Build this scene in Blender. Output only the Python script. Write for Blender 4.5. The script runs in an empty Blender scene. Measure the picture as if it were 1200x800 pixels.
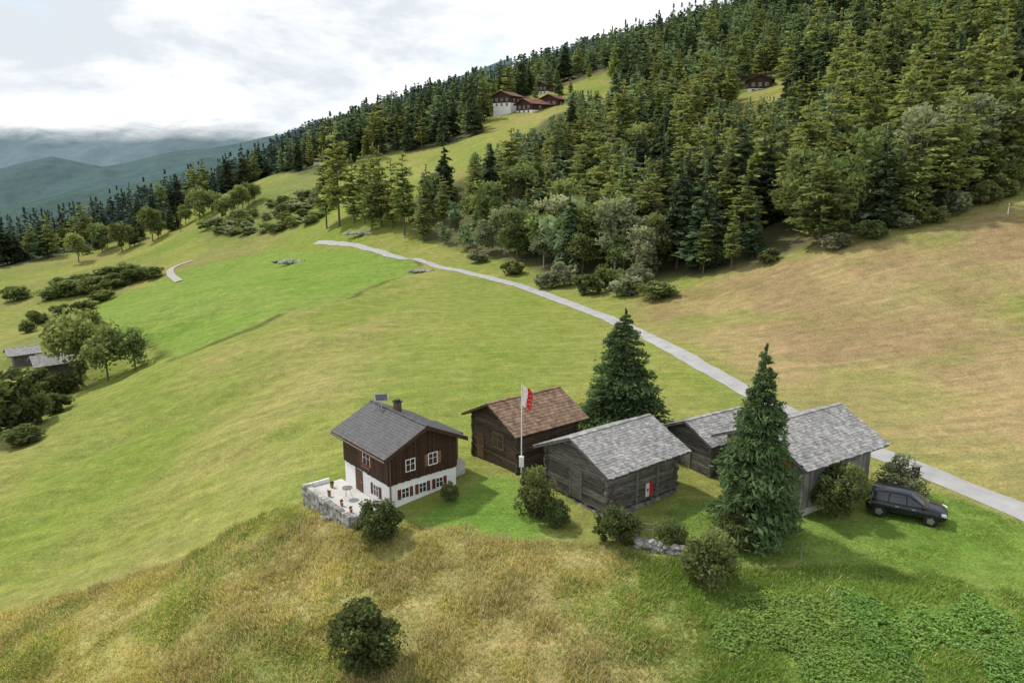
import bpy, math, random
import numpy as np
from mathutils import Vector, Matrix
random.seed(7)
R=math.radians
scene=bpy.context.scene
COL=scene.collection
F=900.0; HZ=190.0
PITCH=math.atan((400-HZ)/F); SP=math.sin(PITCH); CP=math.cos(PITCH)
def Wp(px,py,d):
    u=(px-600)/F*d; v=(400-py)/F*d
    return (u, d*CP+v*SP, -d*SP+v*CP)
def proj(x,y,z):
    d=y*CP-z*SP; v=y*SP+z*CP
    return 600+x/d*F, 400-v/d*F, d
# ---------------------------------------------------------------- noise
def _h(ix,iy,s):
    a=np.sin(ix*127.1+iy*311.7+s*74.7)*43758.5453
    return a-np.floor(a)
def vnoise(x,y,s=0):
    x=np.asarray(x,float); y=np.asarray(y,float)
    ix=np.floor(x); iy=np.floor(y); fx=x-ix; fy=y-iy
    fx=fx*fx*(3-2*fx); fy=fy*fy*(3-2*fy)
    a=_h(ix,iy,s); b=_h(ix+1,iy,s); c=_h(ix,iy+1,s); d=_h(ix+1,iy+1,s)
    return (a*(1-fx)+b*fx)*(1-fy)+(c*(1-fx)+d*fx)*fy
def fbm(x,y,s=0,o=4):
    t=0;a=.5;n=0
    for i in range(o):
        t=t+a*vnoise(x*2**i,y*2**i,s+i); n+=a; a*=.5
    return t/n
def smooth(a,b,x):
    t=np.clip((x-a)/(b-a),0,1); return t*t*(3-2*t)
# ---------------------------------------------------------------- terrain
CTRL=[(0,720,52),(0,800,44),(0,600,68),(0,510,92),(100,450,122),(0,440,128),(0,410,150),(30,390,175),(100,350,230),(200,320,235),
(0,340,260),(230,272,290),(150,300,300),(200,415,110),(200,520,75),(200,600,60),(200,660,52),(340,590,52),(350,500,68),(400,400,98),
(300,380,115),(550,420,85),(250,340,160),(330,320,175),(250,720,43),(430,780,37),(600,800,35),(600,630,44.5),(850,640,43.5),
(850,780,35),(1100,640,43),(1200,780,34),(1000,700,39),(1200,560,51),(1200,480,62),(1200,400,76),(1200,300,95),(1200,240,108),
(1000,440,75),(1000,400,82),(1000,330,98),(1000,285,108),(800,370,103),(800,330,120),(650,330,135),(550,300,170),
(1200,605,46.5),(1000,520,58),(850,445,75),(710,372,105),(520,313,160),(370,286,215),
(457,598,48),(713,612,46.9),(607,556,52.5),(945,605,46.8),(1018,578,50),(1060,600,46.9),(500,500,66),(650,470,70),
(1100,160,150),(1200,60,200),(900,200,170),(890,106,262),(700,200,205),(620,130,320),(560,170,270),(480,205,270),(370,195,330),
(440,232,230),(300,228,310),(380,270,228),(900,20,380),(700,80,420),(200,240,450),(100,268,480),(0,290,500),(400,165,520),(500,125,560),
(-300,600,78),(-300,800,50),(600,1100,26),(1500,800,31),(1500,600,44),(1500,400,72),(1500,150,140),(1200,1100,24),(0,1100,32),
(-300,400,190),(-300,320,420),(1500,0,260),(1200,-60,380),(860,570,51)]
C3=np.array([Wp(*c) for c in CTRL])
cx,cy,cz=C3[:,0],C3[:,1],C3[:,2]
S=100.0
def tpsk(r2): return 0.5*r2*np.log(np.maximum(r2,1e-12))
n=len(cx)
A=np.zeros((n+3,n+3))
r2=((cx[:,None]-cx[None])**2+(cy[:,None]-cy[None])**2)/S/S
A[:n,:n]=tpsk(r2)+np.eye(n)*0.0015
A[:n,n]=1;A[:n,n+1]=cx/S;A[:n,n+2]=cy/S
A[n,:n]=1;A[n+1,:n]=cx/S;A[n+2,:n]=cy/S
sol=np.linalg.solve(A,np.concatenate([cz,[0,0,0]]))
def tps(x,y):
    z=sol[n]+sol[n+1]*x/S+sol[n+2]*y/S
    for i in range(n):
        z=z+sol[i]*tpsk(((x-cx[i])**2+(y-cy[i])**2)/S/S)
    return z
def grow(a,b,step,g,lim):
    out=[a]
    while out[-1]<b: out.append(out[-1]+step)
    s=step
    while out[-1]<lim: s*=g; out.append(out[-1]+s)
    return out
xr=grow(0,70,.42,1.03,3500); xl=grow(0,62,.42,1.03,3500)
XS=np.array([-v for v in xl[:0:-1]]+xr)
yf=grow(26,78,.42,1.012,4200); yb=[26-v for v in grow(0,1,1,1.25,250)][:0:-1]
YS=np.array(yb+yf)
GX,GY=np.meshgrid(XS,YS)
Z=tps(GX,GY)
rr=np.hypot(GX,GY)
zfar=np.clip(0.25*GX-45,-170,260)
w=smooth(430,800,rr)
Z=np.clip(Z,-120,200)*(1-w)+zfar*w
hump=smooth(-9,-20,GX)*smooth(52,64,rr)*smooth(240,160,rr)
uu=GX*.85+GY*.5; vv=-GX*.5+GY*.85
Z=Z+(fbm(GX/14,GY/14,3)-.5)*0.5*smooth(60,100,rr)+(fbm(GX/3.,GY/3.,5)-.5)*0.22+(fbm(GX/60,GY/60,9)-.5)*smooth(120,300,rr)*6+((fbm(uu/30,vv/11,19)-.5)*3.2+(np.abs(fbm(uu/40,vv/14,29)-.5)*-3.5))*hump
def Hm(x,y):
    x=np.asarray(x,float);y=np.asarray(y,float)
    i=np.clip(np.searchsorted(XS,x)-1,0,len(XS)-2); j=np.clip(np.searchsorted(YS,y)-1,0,len(YS)-2)
    fx=np.clip((x-XS[i])/(XS[i+1]-XS[i]),0,1); fy=np.clip((y-YS[j])/(YS[j+1]-YS[j]),0,1)
    return (Z[j,i]*(1-fx)+Z[j,i+1]*fx)*(1-fy)+(Z[j+1,i]*(1-fx)+Z[j+1,i+1]*fx)*fy
_D=np.concatenate([np.arange(14,120,.15),np.arange(120,700,.6)])
def G(px,py):
    X=(px-600)/F*_D; V=(400-py)/F*_D
    Y=_D*CP+V*SP; ZZ=-_D*SP+V*CP
    b=ZZ<Hm(X,Y)
    if not b.any(): i=len(_D)-1
    else: i=int(np.argmax(b))
    return Vector((X[i],Y[i],float(Hm(X[i],Y[i]))))
# ---------------------------------------------------------------- materials
def newmat(name):
    m=bpy.data.materials.new(name); m.use_nodes=True
    nt=m.node_tree; nt.nodes.clear()
    return m,nt
def L(nt,a,b): nt.links.new(a,b)
def mixc(nt,fac,a,b,mode='MIX'):
    nd=nt.nodes.new('ShaderNodeMix'); nd.data_type='RGBA'; nd.blend_type=mode; nd.clamp_result=False
    for s,v in ((nd.inputs[0],fac),(nd.inputs[6],a),(nd.inputs[7],b)):
        if hasattr(v,'is_output'): L(nt,v,s)
        elif isinstance(v,(int,float)): s.default_value=v if s==nd.inputs[0] else (v,v,v,1)
        else: s.default_value=(v[0],v[1],v[2],1)
    return nd.outputs[2]
def mathn(nt,op,a,b=0.,c=None,clamp=False):
    nd=nt.nodes.new('ShaderNodeMath'); nd.operation=op; nd.use_clamp=clamp
    for i,v in enumerate((a,b,c)):
        if v is None: continue
        if hasattr(v,'is_output'): L(nt,v,nd.inputs[i])
        else: nd.inputs[i].default_value=v
    return nd.outputs[0]
def noise(nt,vec,scale,detail=5,rough=.55,dist=0):
    nd=nt.nodes.new('ShaderNodeTexNoise'); nd.inputs['Scale'].default_value=scale; nd.inputs['Detail'].default_value=detail
    nd.inputs['Roughness'].default_value=rough; nd.inputs['Distortion'].default_value=dist
    if vec is not None: L(nt,vec,nd.inputs['Vector'])
    return nd.outputs['Fac']
def mapping(nt,vec,sc=(1,1,1),rot=(0,0,0)):
    nd=nt.nodes.new('ShaderNodeMapping'); nd.inputs['Scale'].default_value=sc; nd.inputs['Rotation'].default_value=rot
    L(nt,vec,nd.inputs['Vector']); return nd.outputs[0]
def rng(nt,v,a,b,c=0.,d=1.):
    nd=nt.nodes.new('ShaderNodeMapRange'); L(nt,v,nd.inputs[0])
    for i,q in enumerate((a,b,c,d)): nd.inputs[i+1].default_value=q
    return nd.outputs[0]
def M(name,col,rough=.85,var=.3,scale=3,bump=.3,stretch=(1,1,1),col2=None,trans=0,objrand=0,metal=0,spec=.3,bdist=.03):
    m,nt=newmat(name)
    out=nt.nodes.new('ShaderNodeOutputMaterial')
    tc=nt.nodes.new('ShaderNodeTexCoord'); v=mapping(nt,tc.outputs['Object'],stretch)
    if trans and not col2:
        bs=nt.nodes.new('ShaderNodeBsdfDiffuse'); cin='Color'
    else:
        bs=nt.nodes.new('ShaderNodeBsdfPrincipled'); cin='Base Color'
        bs.inputs['Roughness'].default_value=rough; bs.inputs['Metallic'].default_value=metal
        bs.inputs['Specular IOR Level'].default_value=spec
    at=nt.nodes.new('ShaderNodeAttribute'); at.attribute_name='tint'
    if trans and not col2: c=mixc(nt,1.0,col,at.outputs['Fac'],'MULTIPLY')
    else:
        f=noise(nt,v,scale,2 if trans else 5); f=rng(nt,f,.3,.7)
        c=mixc(nt,f,[q*(1-var) for q in col],col2 if col2 else [q*(1+var) for q in col])
        c=mixc(nt,1.0,c,at.outputs['Fac'],'MULTIPLY')
    if objrand:
        oi=nt.nodes.new('ShaderNodeObjectInfo')
        r=rng(nt,oi.outputs['Random'],0,1,1-objrand,1+objrand)
        c=mixc(nt,1.0,c,r,'MULTIPLY')
        hs=nt.nodes.new('ShaderNodeHueSaturation'); 
        wn=nt.nodes.new('ShaderNodeMath'); wn.operation='FRACT'
        m2=mathn(nt,'MULTIPLY',oi.outputs['Random'],37.7); L(nt,m2,wn.inputs[0])
        L(nt,rng(nt,wn.outputs[0],0,1,.476,.512),hs.inputs['Hue']); L(nt,c,hs.inputs['Color']); c=hs.outputs[0]
    L(nt,c,bs.inputs[cin])
    if bump:
        b=nt.nodes.new('ShaderNodeBump'); b.inputs['Strength'].default_value=bump; b.inputs['Distance'].default_value=bdist
        L(nt,noise(nt,v,scale*4,3),b.inputs['Height']); L(nt,b.outputs[0],bs.inputs['Normal'])
    sh=bs.outputs[0]
    if trans:
        t=nt.nodes.new('ShaderNodeBsdfTranslucent'); L(nt,mixc(nt,1.0,c,(1.25,1.2,.75),'MULTIPLY'),t.inputs['Color'])
        mx=nt.nodes.new('ShaderNodeMixShader'); mx.inputs[0].default_value=trans
        L(nt,sh,mx.inputs[1]); L(nt,t.outputs[0],mx.inputs[2]); sh=mx.outputs[0]
    L(nt,sh,out.inputs[0])
    return m
MT={}
MT['spruce']=M('spruce_needles',(.105,.150,.078),.8,trans=.3,bump=0,objrand=.32)
MT['gardenspruce']=M('garden_spruce_needles',(.120,.178,.078),.8,trans=.3,bump=0)
MT['larch']=M('larch_needles',(.285,.335,.125),.8,trans=.4,bump=0,objrand=.22)
MT['leaf']=M('broad_leaves',(.215,.27,.105),.6,trans=.38,bump=0,objrand=.25)
MT['willow']=M('grey_leaves',(.32,.36,.22),.6,trans=.38,bump=0,objrand=.2)
MT['herb']=M('herb_leaves',(.22,.36,.09),trans=.35,bump=0,objrand=.15)
MT['forest']=M('forest_mass',(.135,.178,.095),.85,trans=.25,bump=0)
MT['hazeforest']=M('haze_tinted_forest_mass',(.135,.185,.15),trans=.15,bump=0)  # distance haze painted into the needle colour
MT['farforest']=M('haze_tinted_ridge_forest_mass',(.165,.22,.225),trans=.1,bump=0)  # paler, bluer: aerial haze painted into the ridge tree colour
MT['bark']=M('bark',(.15,.12,.09),.9,.3,6,.5,(1,1,.3))
MT['palebark']=M('pale_bark',(.42,.40,.36),.9,.3,6,.5,(1,1,.3))
MT['greywood']=M('weathered_grey_wood',(.17,.155,.135),.85,.4,2.2,.6,(1,1,5),col2=(.29,.27,.245))
MT['darklog']=M('dark_weathered_logs',(.115,.102,.088),.85,.45,2.0,.6,(1,1,6),col2=(.255,.235,.21))
MT['brownlog']=M('brown_old_timber',(.065,.045,.033),.8,.4,2.,.6,(1,1,6),col2=(.14,.098,.07))
MT['chaletwood']=M('dark_stained_boards',(.055,.027,.018),.6,.35,2.,.4,(1,1,5))
MT['greyboards']=M('grey_vertical_boards',(.22,.21,.19),.85,.35,2.,.6,(5,5,.6),col2=(.34,.325,.30))
MT['render']=M('white_render',(.83,.825,.81),.8,.04,3,.25)
MT['concrete']=M('pale_concrete',(.55,.54,.51),.9,.12,2,.4)
MT['slate']=M('stone_slabs',(.28,.275,.265),.8,.25,2.2,.5,col2=(.385,.375,.36))
MT['slatedark']=M('dark_slate',(.066,.068,.070),.6,.25,3,.3,col2=(.10,.10,.102))
MT['tilebrown']=M('brown_roof_tiles',(.20,.115,.072),.75,.35,2.5,.4,col2=(.29,.20,.13))
MT['redroof']=M('red_brown_roof',(.25,.10,.085),.8,.25,.6,.2)
MT['glass']=M('window_glass',(.03,.035,.04),.12,.2,1,0,spec=.6)
MT['white']=M('white_paint',(.78,.78,.76),.5,.05,3,.1)
MT['shutter']=M('red_brown_shutter',(.15,.045,.032),.6,.2,4,.2)
MT['browndoor']=M('brown_door',(.12,.06,.035),.6,.2,4,.2)
MT['orangewood']=M('varnished_brown_wood',(.27,.13,.06),.5,.2,3,.3,(1,1,4))
MT['metal']=M('pale_metal',(.6,.6,.6),.4,.08,3,.05,metal=.6)
MT['darkmetal']=M('dark_metal',(.05,.05,.055),.4,.1,3,.05,metal=.5)
MT['panel']=M('solar_cells',(.07,.075,.095),.2,.2,3,0,spec=.6)
MT['copper']=M('chimney_metal',(.15,.09,.065),.5,.2,3,.1)
MT['stone']=M('field_stone',(.36,.35,.32),.9,.3,2.5,.7)
MT['terracotta']=M('terracotta',(.36,.16,.09),.8,.15,4,.2)
MT['flower']=M('red_flowers',(.50,.06,.05),.6,.2,6,0)
MT['red']=M('red_cloth',(.60,.03,.03),.7,.08,3,.1)
MT['carpaint']=M('black_blue_car_paint',(.008,.011,.02),.2,.1,3,0,spec=.7,metal=.2)
MT['tyre']=M('rubber',(.02,.02,.02),.8,.1,8,.1)
MT['rim']=M('alloy',(.4,.4,.42),.3,.05,3,0,metal=.8)
MT['lamp']=M('headlight_glass',(.7,.72,.75),.1,.05,3,0,spec=.8)
MT['tail']=M('tail_light_plastic',(.4,.01,.01),.2,.05,3,0)
MT['orange']=M('orange_plastic',(.7,.25,.03),.6,.1,3,0)
MT['grassblade']=M('dry_grass_blades',(.52,.475,.20),trans=.45,bump=0)
MT['strawblade']=M('seed_heads',(.62,.54,.32),trans=.35,bump=0)
MT['greenblade']=M('green_grass_blades',(.27,.385,.095),trans=.45,bump=0)
MT['roadm']=M('worn_asphalt_track',(.37,.365,.35),.9,.14,.8,.3)
MT['gravel']=M('gravel',(.38,.36,.32),.95,.25,2,.5)
def groundmat():
    m,nt=newmat('meadow')
    out=nt.nodes.new('ShaderNodeOutputMaterial'); bs=nt.nodes.new('ShaderNodeBsdfDiffuse')
    at=nt.nodes.new('ShaderNodeAttribute'); at.attribute_name='zone'
    tc=nt.nodes.new('ShaderNodeTexCoord'); v=tc.outputs['Object']
    n1=noise(nt,v,.06,5,.7); n2=noise(nt,v,.7,5,.7); n3=noise(nt,v,5,3,.78)
    vs=mapping(nt,v,(.12,1.3,.3),(0,0,R(-28)))
    n4=noise(nt,vs,.9,5,.68,.6)
    c=at.outputs['Color']
    straw=mixc(nt,1.0,c,(1.24,1.06,1.12),'MULTIPLY')
    c=mixc(nt,rng(nt,n4,.46,.66,0,.75),c,straw)
    green=mixc(nt,1.0,c,(.80,.93,.70),'MULTIPLY')
    c=mixc(nt,rng(nt,n1,.47,.63,0,.85),c,green)
    f=mathn(nt,'MULTIPLY',rng(nt,n2,.3,.7,.78,1.22),rng(nt,n3,.3,.7,.68,1.32))
    f=mathn(nt,'MULTIPLY',f,rng(nt,n4,.3,.7,.90,1.10))
    c=mixc(nt,1.0,c,f,'MULTIPLY')
    L(nt,c,bs.inputs['Color'])
    b=nt.nodes.new('ShaderNodeBump'); b.inputs['Strength'].default_value=.7; b.inputs['Distance'].default_value=.2
    L(nt,mathn(nt,'ADD',n2,mathn(nt,'MULTIPLY',n3,.6)),b.inputs['Height']); L(nt,b.outputs[0],bs.inputs['Normal'])
    L(nt,bs.outputs[0],out.inputs[0]); return m
MT['ground']=groundmat()
def mountmat(name,c1,c2,c3,fade=None,sc=.01,pt=.60):
    m,nt=newmat(name)
    out=nt.nodes.new('ShaderNodeOutputMaterial'); bs=nt.nodes.new('ShaderNodeBsdfDiffuse')
    tc=nt.nodes.new('ShaderNodeTexCoord'); v=tc.outputs['Object']
    n1=noise(nt,v,sc*.35,6,.6); n2=noise(nt,v,sc*4,6,.75)
    c=mixc(nt,rng(nt,n2,.35,.65),c1,c2); c=mixc(nt,rng(nt,n1,pt,pt+.03,0,.8),c,c3)
    L(nt,c,bs.inputs[0]); sh=bs.outputs[0]
    if fade:
        sx=nt.nodes.new('ShaderNodeSeparateXYZ'); L(nt,v,sx.inputs[0])
        n3=noise(nt,mapping(nt,v,(1,1,2.5)),fade[3],6,.62)
        zz=mathn(nt,'ADD',sx.outputs[2],mathn(nt,'MULTIPLY',mathn(nt,'SUBTRACT',n3,.5),fade[2]))
        f=mathn(nt,'MAXIMUM',rng(nt,zz,fade[0],fade[1]),rng(nt,sx.outputs[2],fade[4],fade[4]+40))
        tr=nt.nodes.new('ShaderNodeBsdfTransparent'); mx=nt.nodes.new('ShaderNodeMixShader')
        L(nt,f,mx.inputs[0]); L(nt,sh,mx.inputs[1]); L(nt,tr.outputs[0],mx.inputs[2]); sh=mx.outputs[0]
    L(nt,sh,out.inputs[0]); return m
# ---------------------------------------------------------------- mesh helpers
def link(o,parent=None):
    COL.objects.link(o)
    if parent is not None: o.parent=parent
    return o
def thing(name,label,cat,loc=(0,0,0),rz=0,group=None):
    o=bpy.data.objects.new(name,None); COL.objects.link(o); o.empty_display_size=.3
    o.location=loc; o.rotation_euler=(0,0,rz); o['label']=label; o['category']=cat
    if group: o['group']=group
    return o
def tag(o,label,cat,group=None):
    o['label']=label; o['category']=cat
    if group: o['group']=group
    return o
class MB:
    def __init__(s): s.v=[];s.f=[];s.t=[]
    def quad(s,*p,t=1.):
        i=len(s.v); s.v+= [tuple(q) for q in p]; s.f.append(tuple(range(i,i+len(p)))); s.t.append(t)
    def obox(s,c,ax,ay,az,t=1.):
        c=Vector(c);ax=Vector(ax);ay=Vector(ay);az=Vector(az); i=len(s.v)
        for dz in (-1,1):
            for dx,dy in ((-1,-1),(1,-1),(1,1),(-1,1)):
                s.v.append(tuple(c+ax*dx+ay*dy+az*dz))
        for f in ((3,2,1,0),(4,5,6,7),(0,1,5,4),(1,2,6,5),(2,3,7,6),(3,0,4,7)):
            s.f.append(tuple(i+k for k in f)); s.t.append(t)
    def box(s,x0,y0,z0,x1,y1,z1,t=1.):
        s.obox(((x0+x1)/2,(y0+y1)/2,(z0+z1)/2),((x1-x0)/2,0,0),(0,(y1-y0)/2,0),(0,0,(z1-z0)/2),t)
    def tube(s,p0,p1,r0,r1=None,n=8,t=1.,cap=True):
        r1=r0 if r1 is None else r1
        p0=Vector(p0);p1=Vector(p1);d=(p1-p0).normalized()
        a=d.orthogonal().normalized(); b=d.cross(a); i=len(s.v)
        for p,r in ((p0,r0),(p1,r1)):
            for k in range(n):
                q=2*math.pi*k/n; s.v.append(tuple(p+a*math.cos(q)*r+b*math.sin(q)*r))
        for k in range(n):
            s.f.append((i+k,i+(k+1)%n,i+n+(k+1)%n,i+n+k)); s.t.append(t)
        if cap:
            s.f.append(tuple(i+k for k in range(n))[::-1]); s.t.append(t)
            s.f.append(tuple(i+n+k for k in range(n))); s.t.append(t)
    def rock(s,c,r,seed,t=1.,fl=.7):
        rn=random.Random(seed); c=Vector(c); i=len(s.v)
        rings=[(-.9,.45),(-.35,.95),(.35,.95),(.9,.5)]; nn=7; off=rn.random()*6
        for zz,q in rings:
            for k in range(nn):
                a=2*math.pi*k/nn+off; m=r*q*(.75+.45*rn.random())
                s.v.append((c.x+math.cos(a)*m,c.y+math.sin(a)*m*(.8+.2*math.sin(off)),c.z+zz*r*fl*(.9+.2*rn.random())))
        for j in range(3):
            for k in range(nn):
                s.f.append((i+j*nn+k,i+j*nn+(k+1)%nn,i+(j+1)*nn+(k+1)%nn,i+(j+1)*nn+k)); s.t.append(t)
        s.f.append(tuple(i+k for k in range(nn))[::-1]); s.t.append(t)
        s.f.append(tuple(i+3*nn+k for k in range(nn))); s.t.append(t)
    def mesh(s,name,mat,smooth=False):
        m=bpy.data.meshes.new(name); m.from_pydata(s.v,[],s.f)
        a=m.attributes.new('tint','FLOAT','FACE'); a.data.foreach_set('value',np.array(s.t,dtype=np.float32))
        m.materials.append(mat)
        if smooth:
            for p in m.polygons: p.use_smooth=True
        return m
    def build(s,name,mat,parent=None,smooth=False,label=None):
        o=bpy.data.objects.new(name,s.mesh(name,mat,smooth)); link(o,parent)
        if label: o['label']=label
        return o
def quads_mesh(name,V,T,mat):
    V=np.ascontiguousarray(V.reshape(-1,3),dtype=np.float32); nv=len(V); nf=nv//4
    m=bpy.data.meshes.new(name); m.vertices.add(nv); m.vertices.foreach_set('co',V.ravel())
    m.loops.add(nv); m.loops.foreach_set('vertex_index',np.arange(nv,dtype=np.int32))
    m.polygons.add(nf); m.polygons.foreach_set('loop_start',np.arange(0,nv,4,dtype=np.int32))
    m.update(calc_edges=True)
    a=m.attributes.new('tint','FLOAT','FACE'); a.data.foreach_set('value',np.asarray(T,dtype=np.float32))
    m.materials.append(mat); return m
def grid_mesh(name,P,mat,smooth=True):
    nj,ni=P.shape[:2]; V=P.reshape(-1,3).astype(np.float32)
    j,i=np.meshgrid(np.arange(nj-1),np.arange(ni-1),indexing='ij')
    a=(j*ni+i).ravel(); q=np.stack([a,a+1,a+ni+1,a+ni],1).astype(np.int32)
    m=bpy.data.meshes.new(name); m.vertices.add(len(V)); m.vertices.foreach_set('co',V.ravel())
    m.loops.add(q.size); m.loops.foreach_set('vertex_index',q.ravel())
    m.polygons.add(len(q)); m.polygons.foreach_set('loop_start',np.arange(0,q.size,4,dtype=np.int32))
    m.update(calc_edges=True)
    if smooth: m.polygons.foreach_set('use_smooth',np.ones(len(q),dtype=bool))
    at=m.attributes.new('tint','FLOAT','FACE'); at.data.foreach_set('value',np.ones(len(q),dtype=np.float32))
    m.materials.append(mat); return m
def struct(name,mesh):
    o=bpy.data.objects.new(name,mesh); COL.objects.link(o); o['kind']='structure'; return o
# ---------------------------------------------------------------- ground zones
def sdist(poly,x,y):
    P=np.array(poly); inside=np.zeros(x.shape,bool); dm=np.full(x.shape,1e9)
    for k in range(len(P)):
        x0,y0=P[k];x1,y1=P[(k+1)%len(P)]
        c=((y0>y)!=(y1>y))&(x<(x1-x0)*(y-y0)/((y1-y0)+1e-12)+x0); inside^=c
        dx,dy=x1-x0,y1-y0; t=np.clip(((x-x0)*dx+(y-y0)*dy)/(dx*dx+dy*dy+1e-9),0,1)
        dm=np.minimum(dm,np.hypot(x-x0-t*dx,y-y0-t*dy))
    return np.where(inside,dm,-dm)
def pxpoly(pts): return [tuple(G(*p)[:2]) for p in pts]
BANK=pxpoly([(-200,800),(0,722),(100,690),(200,660),(300,608),(345,588),(420,620),(520,616),(600,632),(700,640),(790,655),(880,668),(1000,662),(1120,680),(1210,700),(1500,760),(1500,1000),(800,1000),(-300,1000)])
FIELD=pxpoly([(112,358),(170,335),(230,312),(330,292),(400,292),(480,303),(494,318),(400,352),(300,382),(205,421),(185,405),(120,388)])
LAWN=pxpoly([(470,615),(530,585),(560,555),(610,560),(650,600),(640,640),(560,634)])
LAWN2=pxpoly([(770,640),(790,585),(860,590),(1000,605),(1090,572),(1200,612),(1400,700),(1205,700),(1000,662),(850,668)])
DRY=pxpoly([(715,356),(850,322),(1060,276),(1200,236),(1500,240),(1500,720),(1200,585),(1100,543),(1000,507),(850,435)])
SCRUB=[Wp(235,278,280)[:2],Wp(300,228,308)[:2],Wp(370,205,320)[:2],Wp(385,250,250)[:2],Wp(300,275,255)[:2]]
FOREST=[(-26,196),(-7,168),(6,140),(14,131),(29,118),(43,112),(54,109),(73,114),(110,120),(180,140),(380,330),(380,520),(60,560),(-20,470),(30,335),(10,290),(-3,240),(-30,222)]
FOREST2=[(-85,318),(-45,318),(-22,300),(-12,300),(-8,345),(20,420),(-60,520),(-160,470)]
FOREST3=[(-320,300),(-215,315),(-150,345),(-118,400),(-150,560),(-480,600),(-480,350)]
x=GX;y=GY
ed=(fbm(x/3,y/3,21)-.5)*2.5
def gright(a,b): return smooth(4.,12.5,a+(fbm(a/4,b/4,91)-.5)*13)
base=np.array([.240,.262,.072])
colr=np.ones(x.shape+(3,))*base
def put(c,wt):
    global colr
    colr=colr*(1-wt[...,None])+np.array(c)*wt[...,None]
put((.29,.265,.10),smooth(.42,.66,fbm(x/26,y/26,31))*.6)
put((.19,.245,.055),smooth(.48,.66,fbm(x/22,y/40,37))*.6)
put((.30,.28,.11),smooth(.54,.68,fbm(uu/30,vv/11,19))*hump*.55)
put((.18,.20,.07),smooth(-62,-90,x)*.6*smooth(.35,.6,fbm(x/18,y/18,33)))
wdry=smooth(-3,5,sdist(DRY,x,y)+ed*2)
put((.325,.255,.125),wdry*.95)
put((.27,.20,.105),wdry*smooth(.44,.60,fbm(x/12,y/20,43))*.8)
put((.25,.25,.085),wdry*smooth(.50,.66,fbm(x/16,y/16,41))*.8)
sf=sdist(FIELD,x,y)
put((.180,.268,.058),smooth(-1.8,2.,sf+ed*.8)*(.85+.5*(fbm(x/12,y/12,57)-.5)))
put((.085,.10,.035),smooth(1.1,.1,np.abs(sf+.5+ed*.15))*(y<170)*smooth(.36,.5,fbm(x/4,y/4,55))*.8)
wb=smooth(-.8,1.2,sdist(BANK,x,y)+ed*.5); wg=gright(x,y)
put((.36,.325,.14),wb)
put((.23,.265,.08),wb*smooth(.5,.66,fbm(x/5,y/5,61))*.65)
put((.185,.265,.065),wb*wg*.95)
put((.165,.262,.052),smooth(-.6,1.,sdist(LAWN,x,y)+ed*.3))
put((.175,.255,.058),smooth(-.8,1.2,sdist(LAWN2,x,y)+ed*.4))
clear=np.maximum(smooth(26,18,np.hypot(x-84,y-262)),smooth(48,38,np.hypot((x-24)*.9,y-350)*.9))
put((.13,.13,.065),smooth(-1,3,sdist(FOREST,x,y)+ed)*(1-clear))
put((.11,.12,.06),smooth(-1,3,sdist(FOREST2,x,y)+ed)*(1-clear))
put((.10,.12,.075),smooth(-1,6,sdist(FOREST3,x,y)+ed))
put((.18,.215,.075),smooth(-2,4,sdist(SCRUB,x,y)+ed)*.8)
put((.11,.15,.13),smooth(500,700,rr))  # far ground turned bluish: distance haze painted into its colour
mg=grid_mesh('ground',np.stack([GX,GY,Z],-1),MT['ground'])
ca=mg.attributes.new('zone','FLOAT_COLOR','POINT')
ca.data.foreach_set('color',np.concatenate([colr,np.ones(x.shape+(1,))],-1).astype(np.float32).ravel())
struct('ground',mg)
# ---------------------------------------------------------------- ribbons
def ribbon(name,pts,width,mat,off=.06):
    P=[Vector(p[:2]) for p in pts]
    out=[]
    for i in range(len(P)-1):
        p0=P[max(i-1,0)];p1=P[i];p2=P[i+1];p3=P[min(i+2,len(P)-1)]
        nseg=max(2,int((p2-p1).length/1.2))
        for k in range(nseg):
            t=k/nseg
            out.append(.5*((2*p1)+(-p0+p2)*t+(2*p0-5*p1+4*p2-p3)*t*t+(-p0+3*p1-3*p2+p3)*t**3))
    out.append(P[-1]); rows=[]
    for i,p in enumerate(out):
        d=(out[min(i+1,len(out)-1)]-out[max(i-1,0)]).normalized(); nrm=Vector((-d.y,d.x))
        row=[]
        for s in np.linspace(-.5,.5,7):
            ww=width*(1+.05*math.sin(i*.7+s*3)+.05*math.sin(i*1.9+s*5)); q=p+nrm*s*ww
            dist=q.length
            row.append((q.x,q.y,float(Hm(q.x,q.y))+off+dist*.0004-(.06 if abs(s)>.49 else 0)))
        rows.append(row)
    return struct(name,grid_mesh(name,np.array(rows),mat))
ROAD=[(1420,700),(1300,648),(1200,601),(1100,560),(1000,519),(925,484),(850,445),(780,405),(710,372),(620,339),(560,323),(500,308),(440,294),(370,285)]
roadw=[G(*p) for p in ROAD]
ribbon('road',roadw,2.1,MT['roadm'])
ribbon('path',[G(*p) for p in [(226,306),(205,313),(199,320),(210,330)]],2.2,MT['gravel'],.12)
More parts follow.
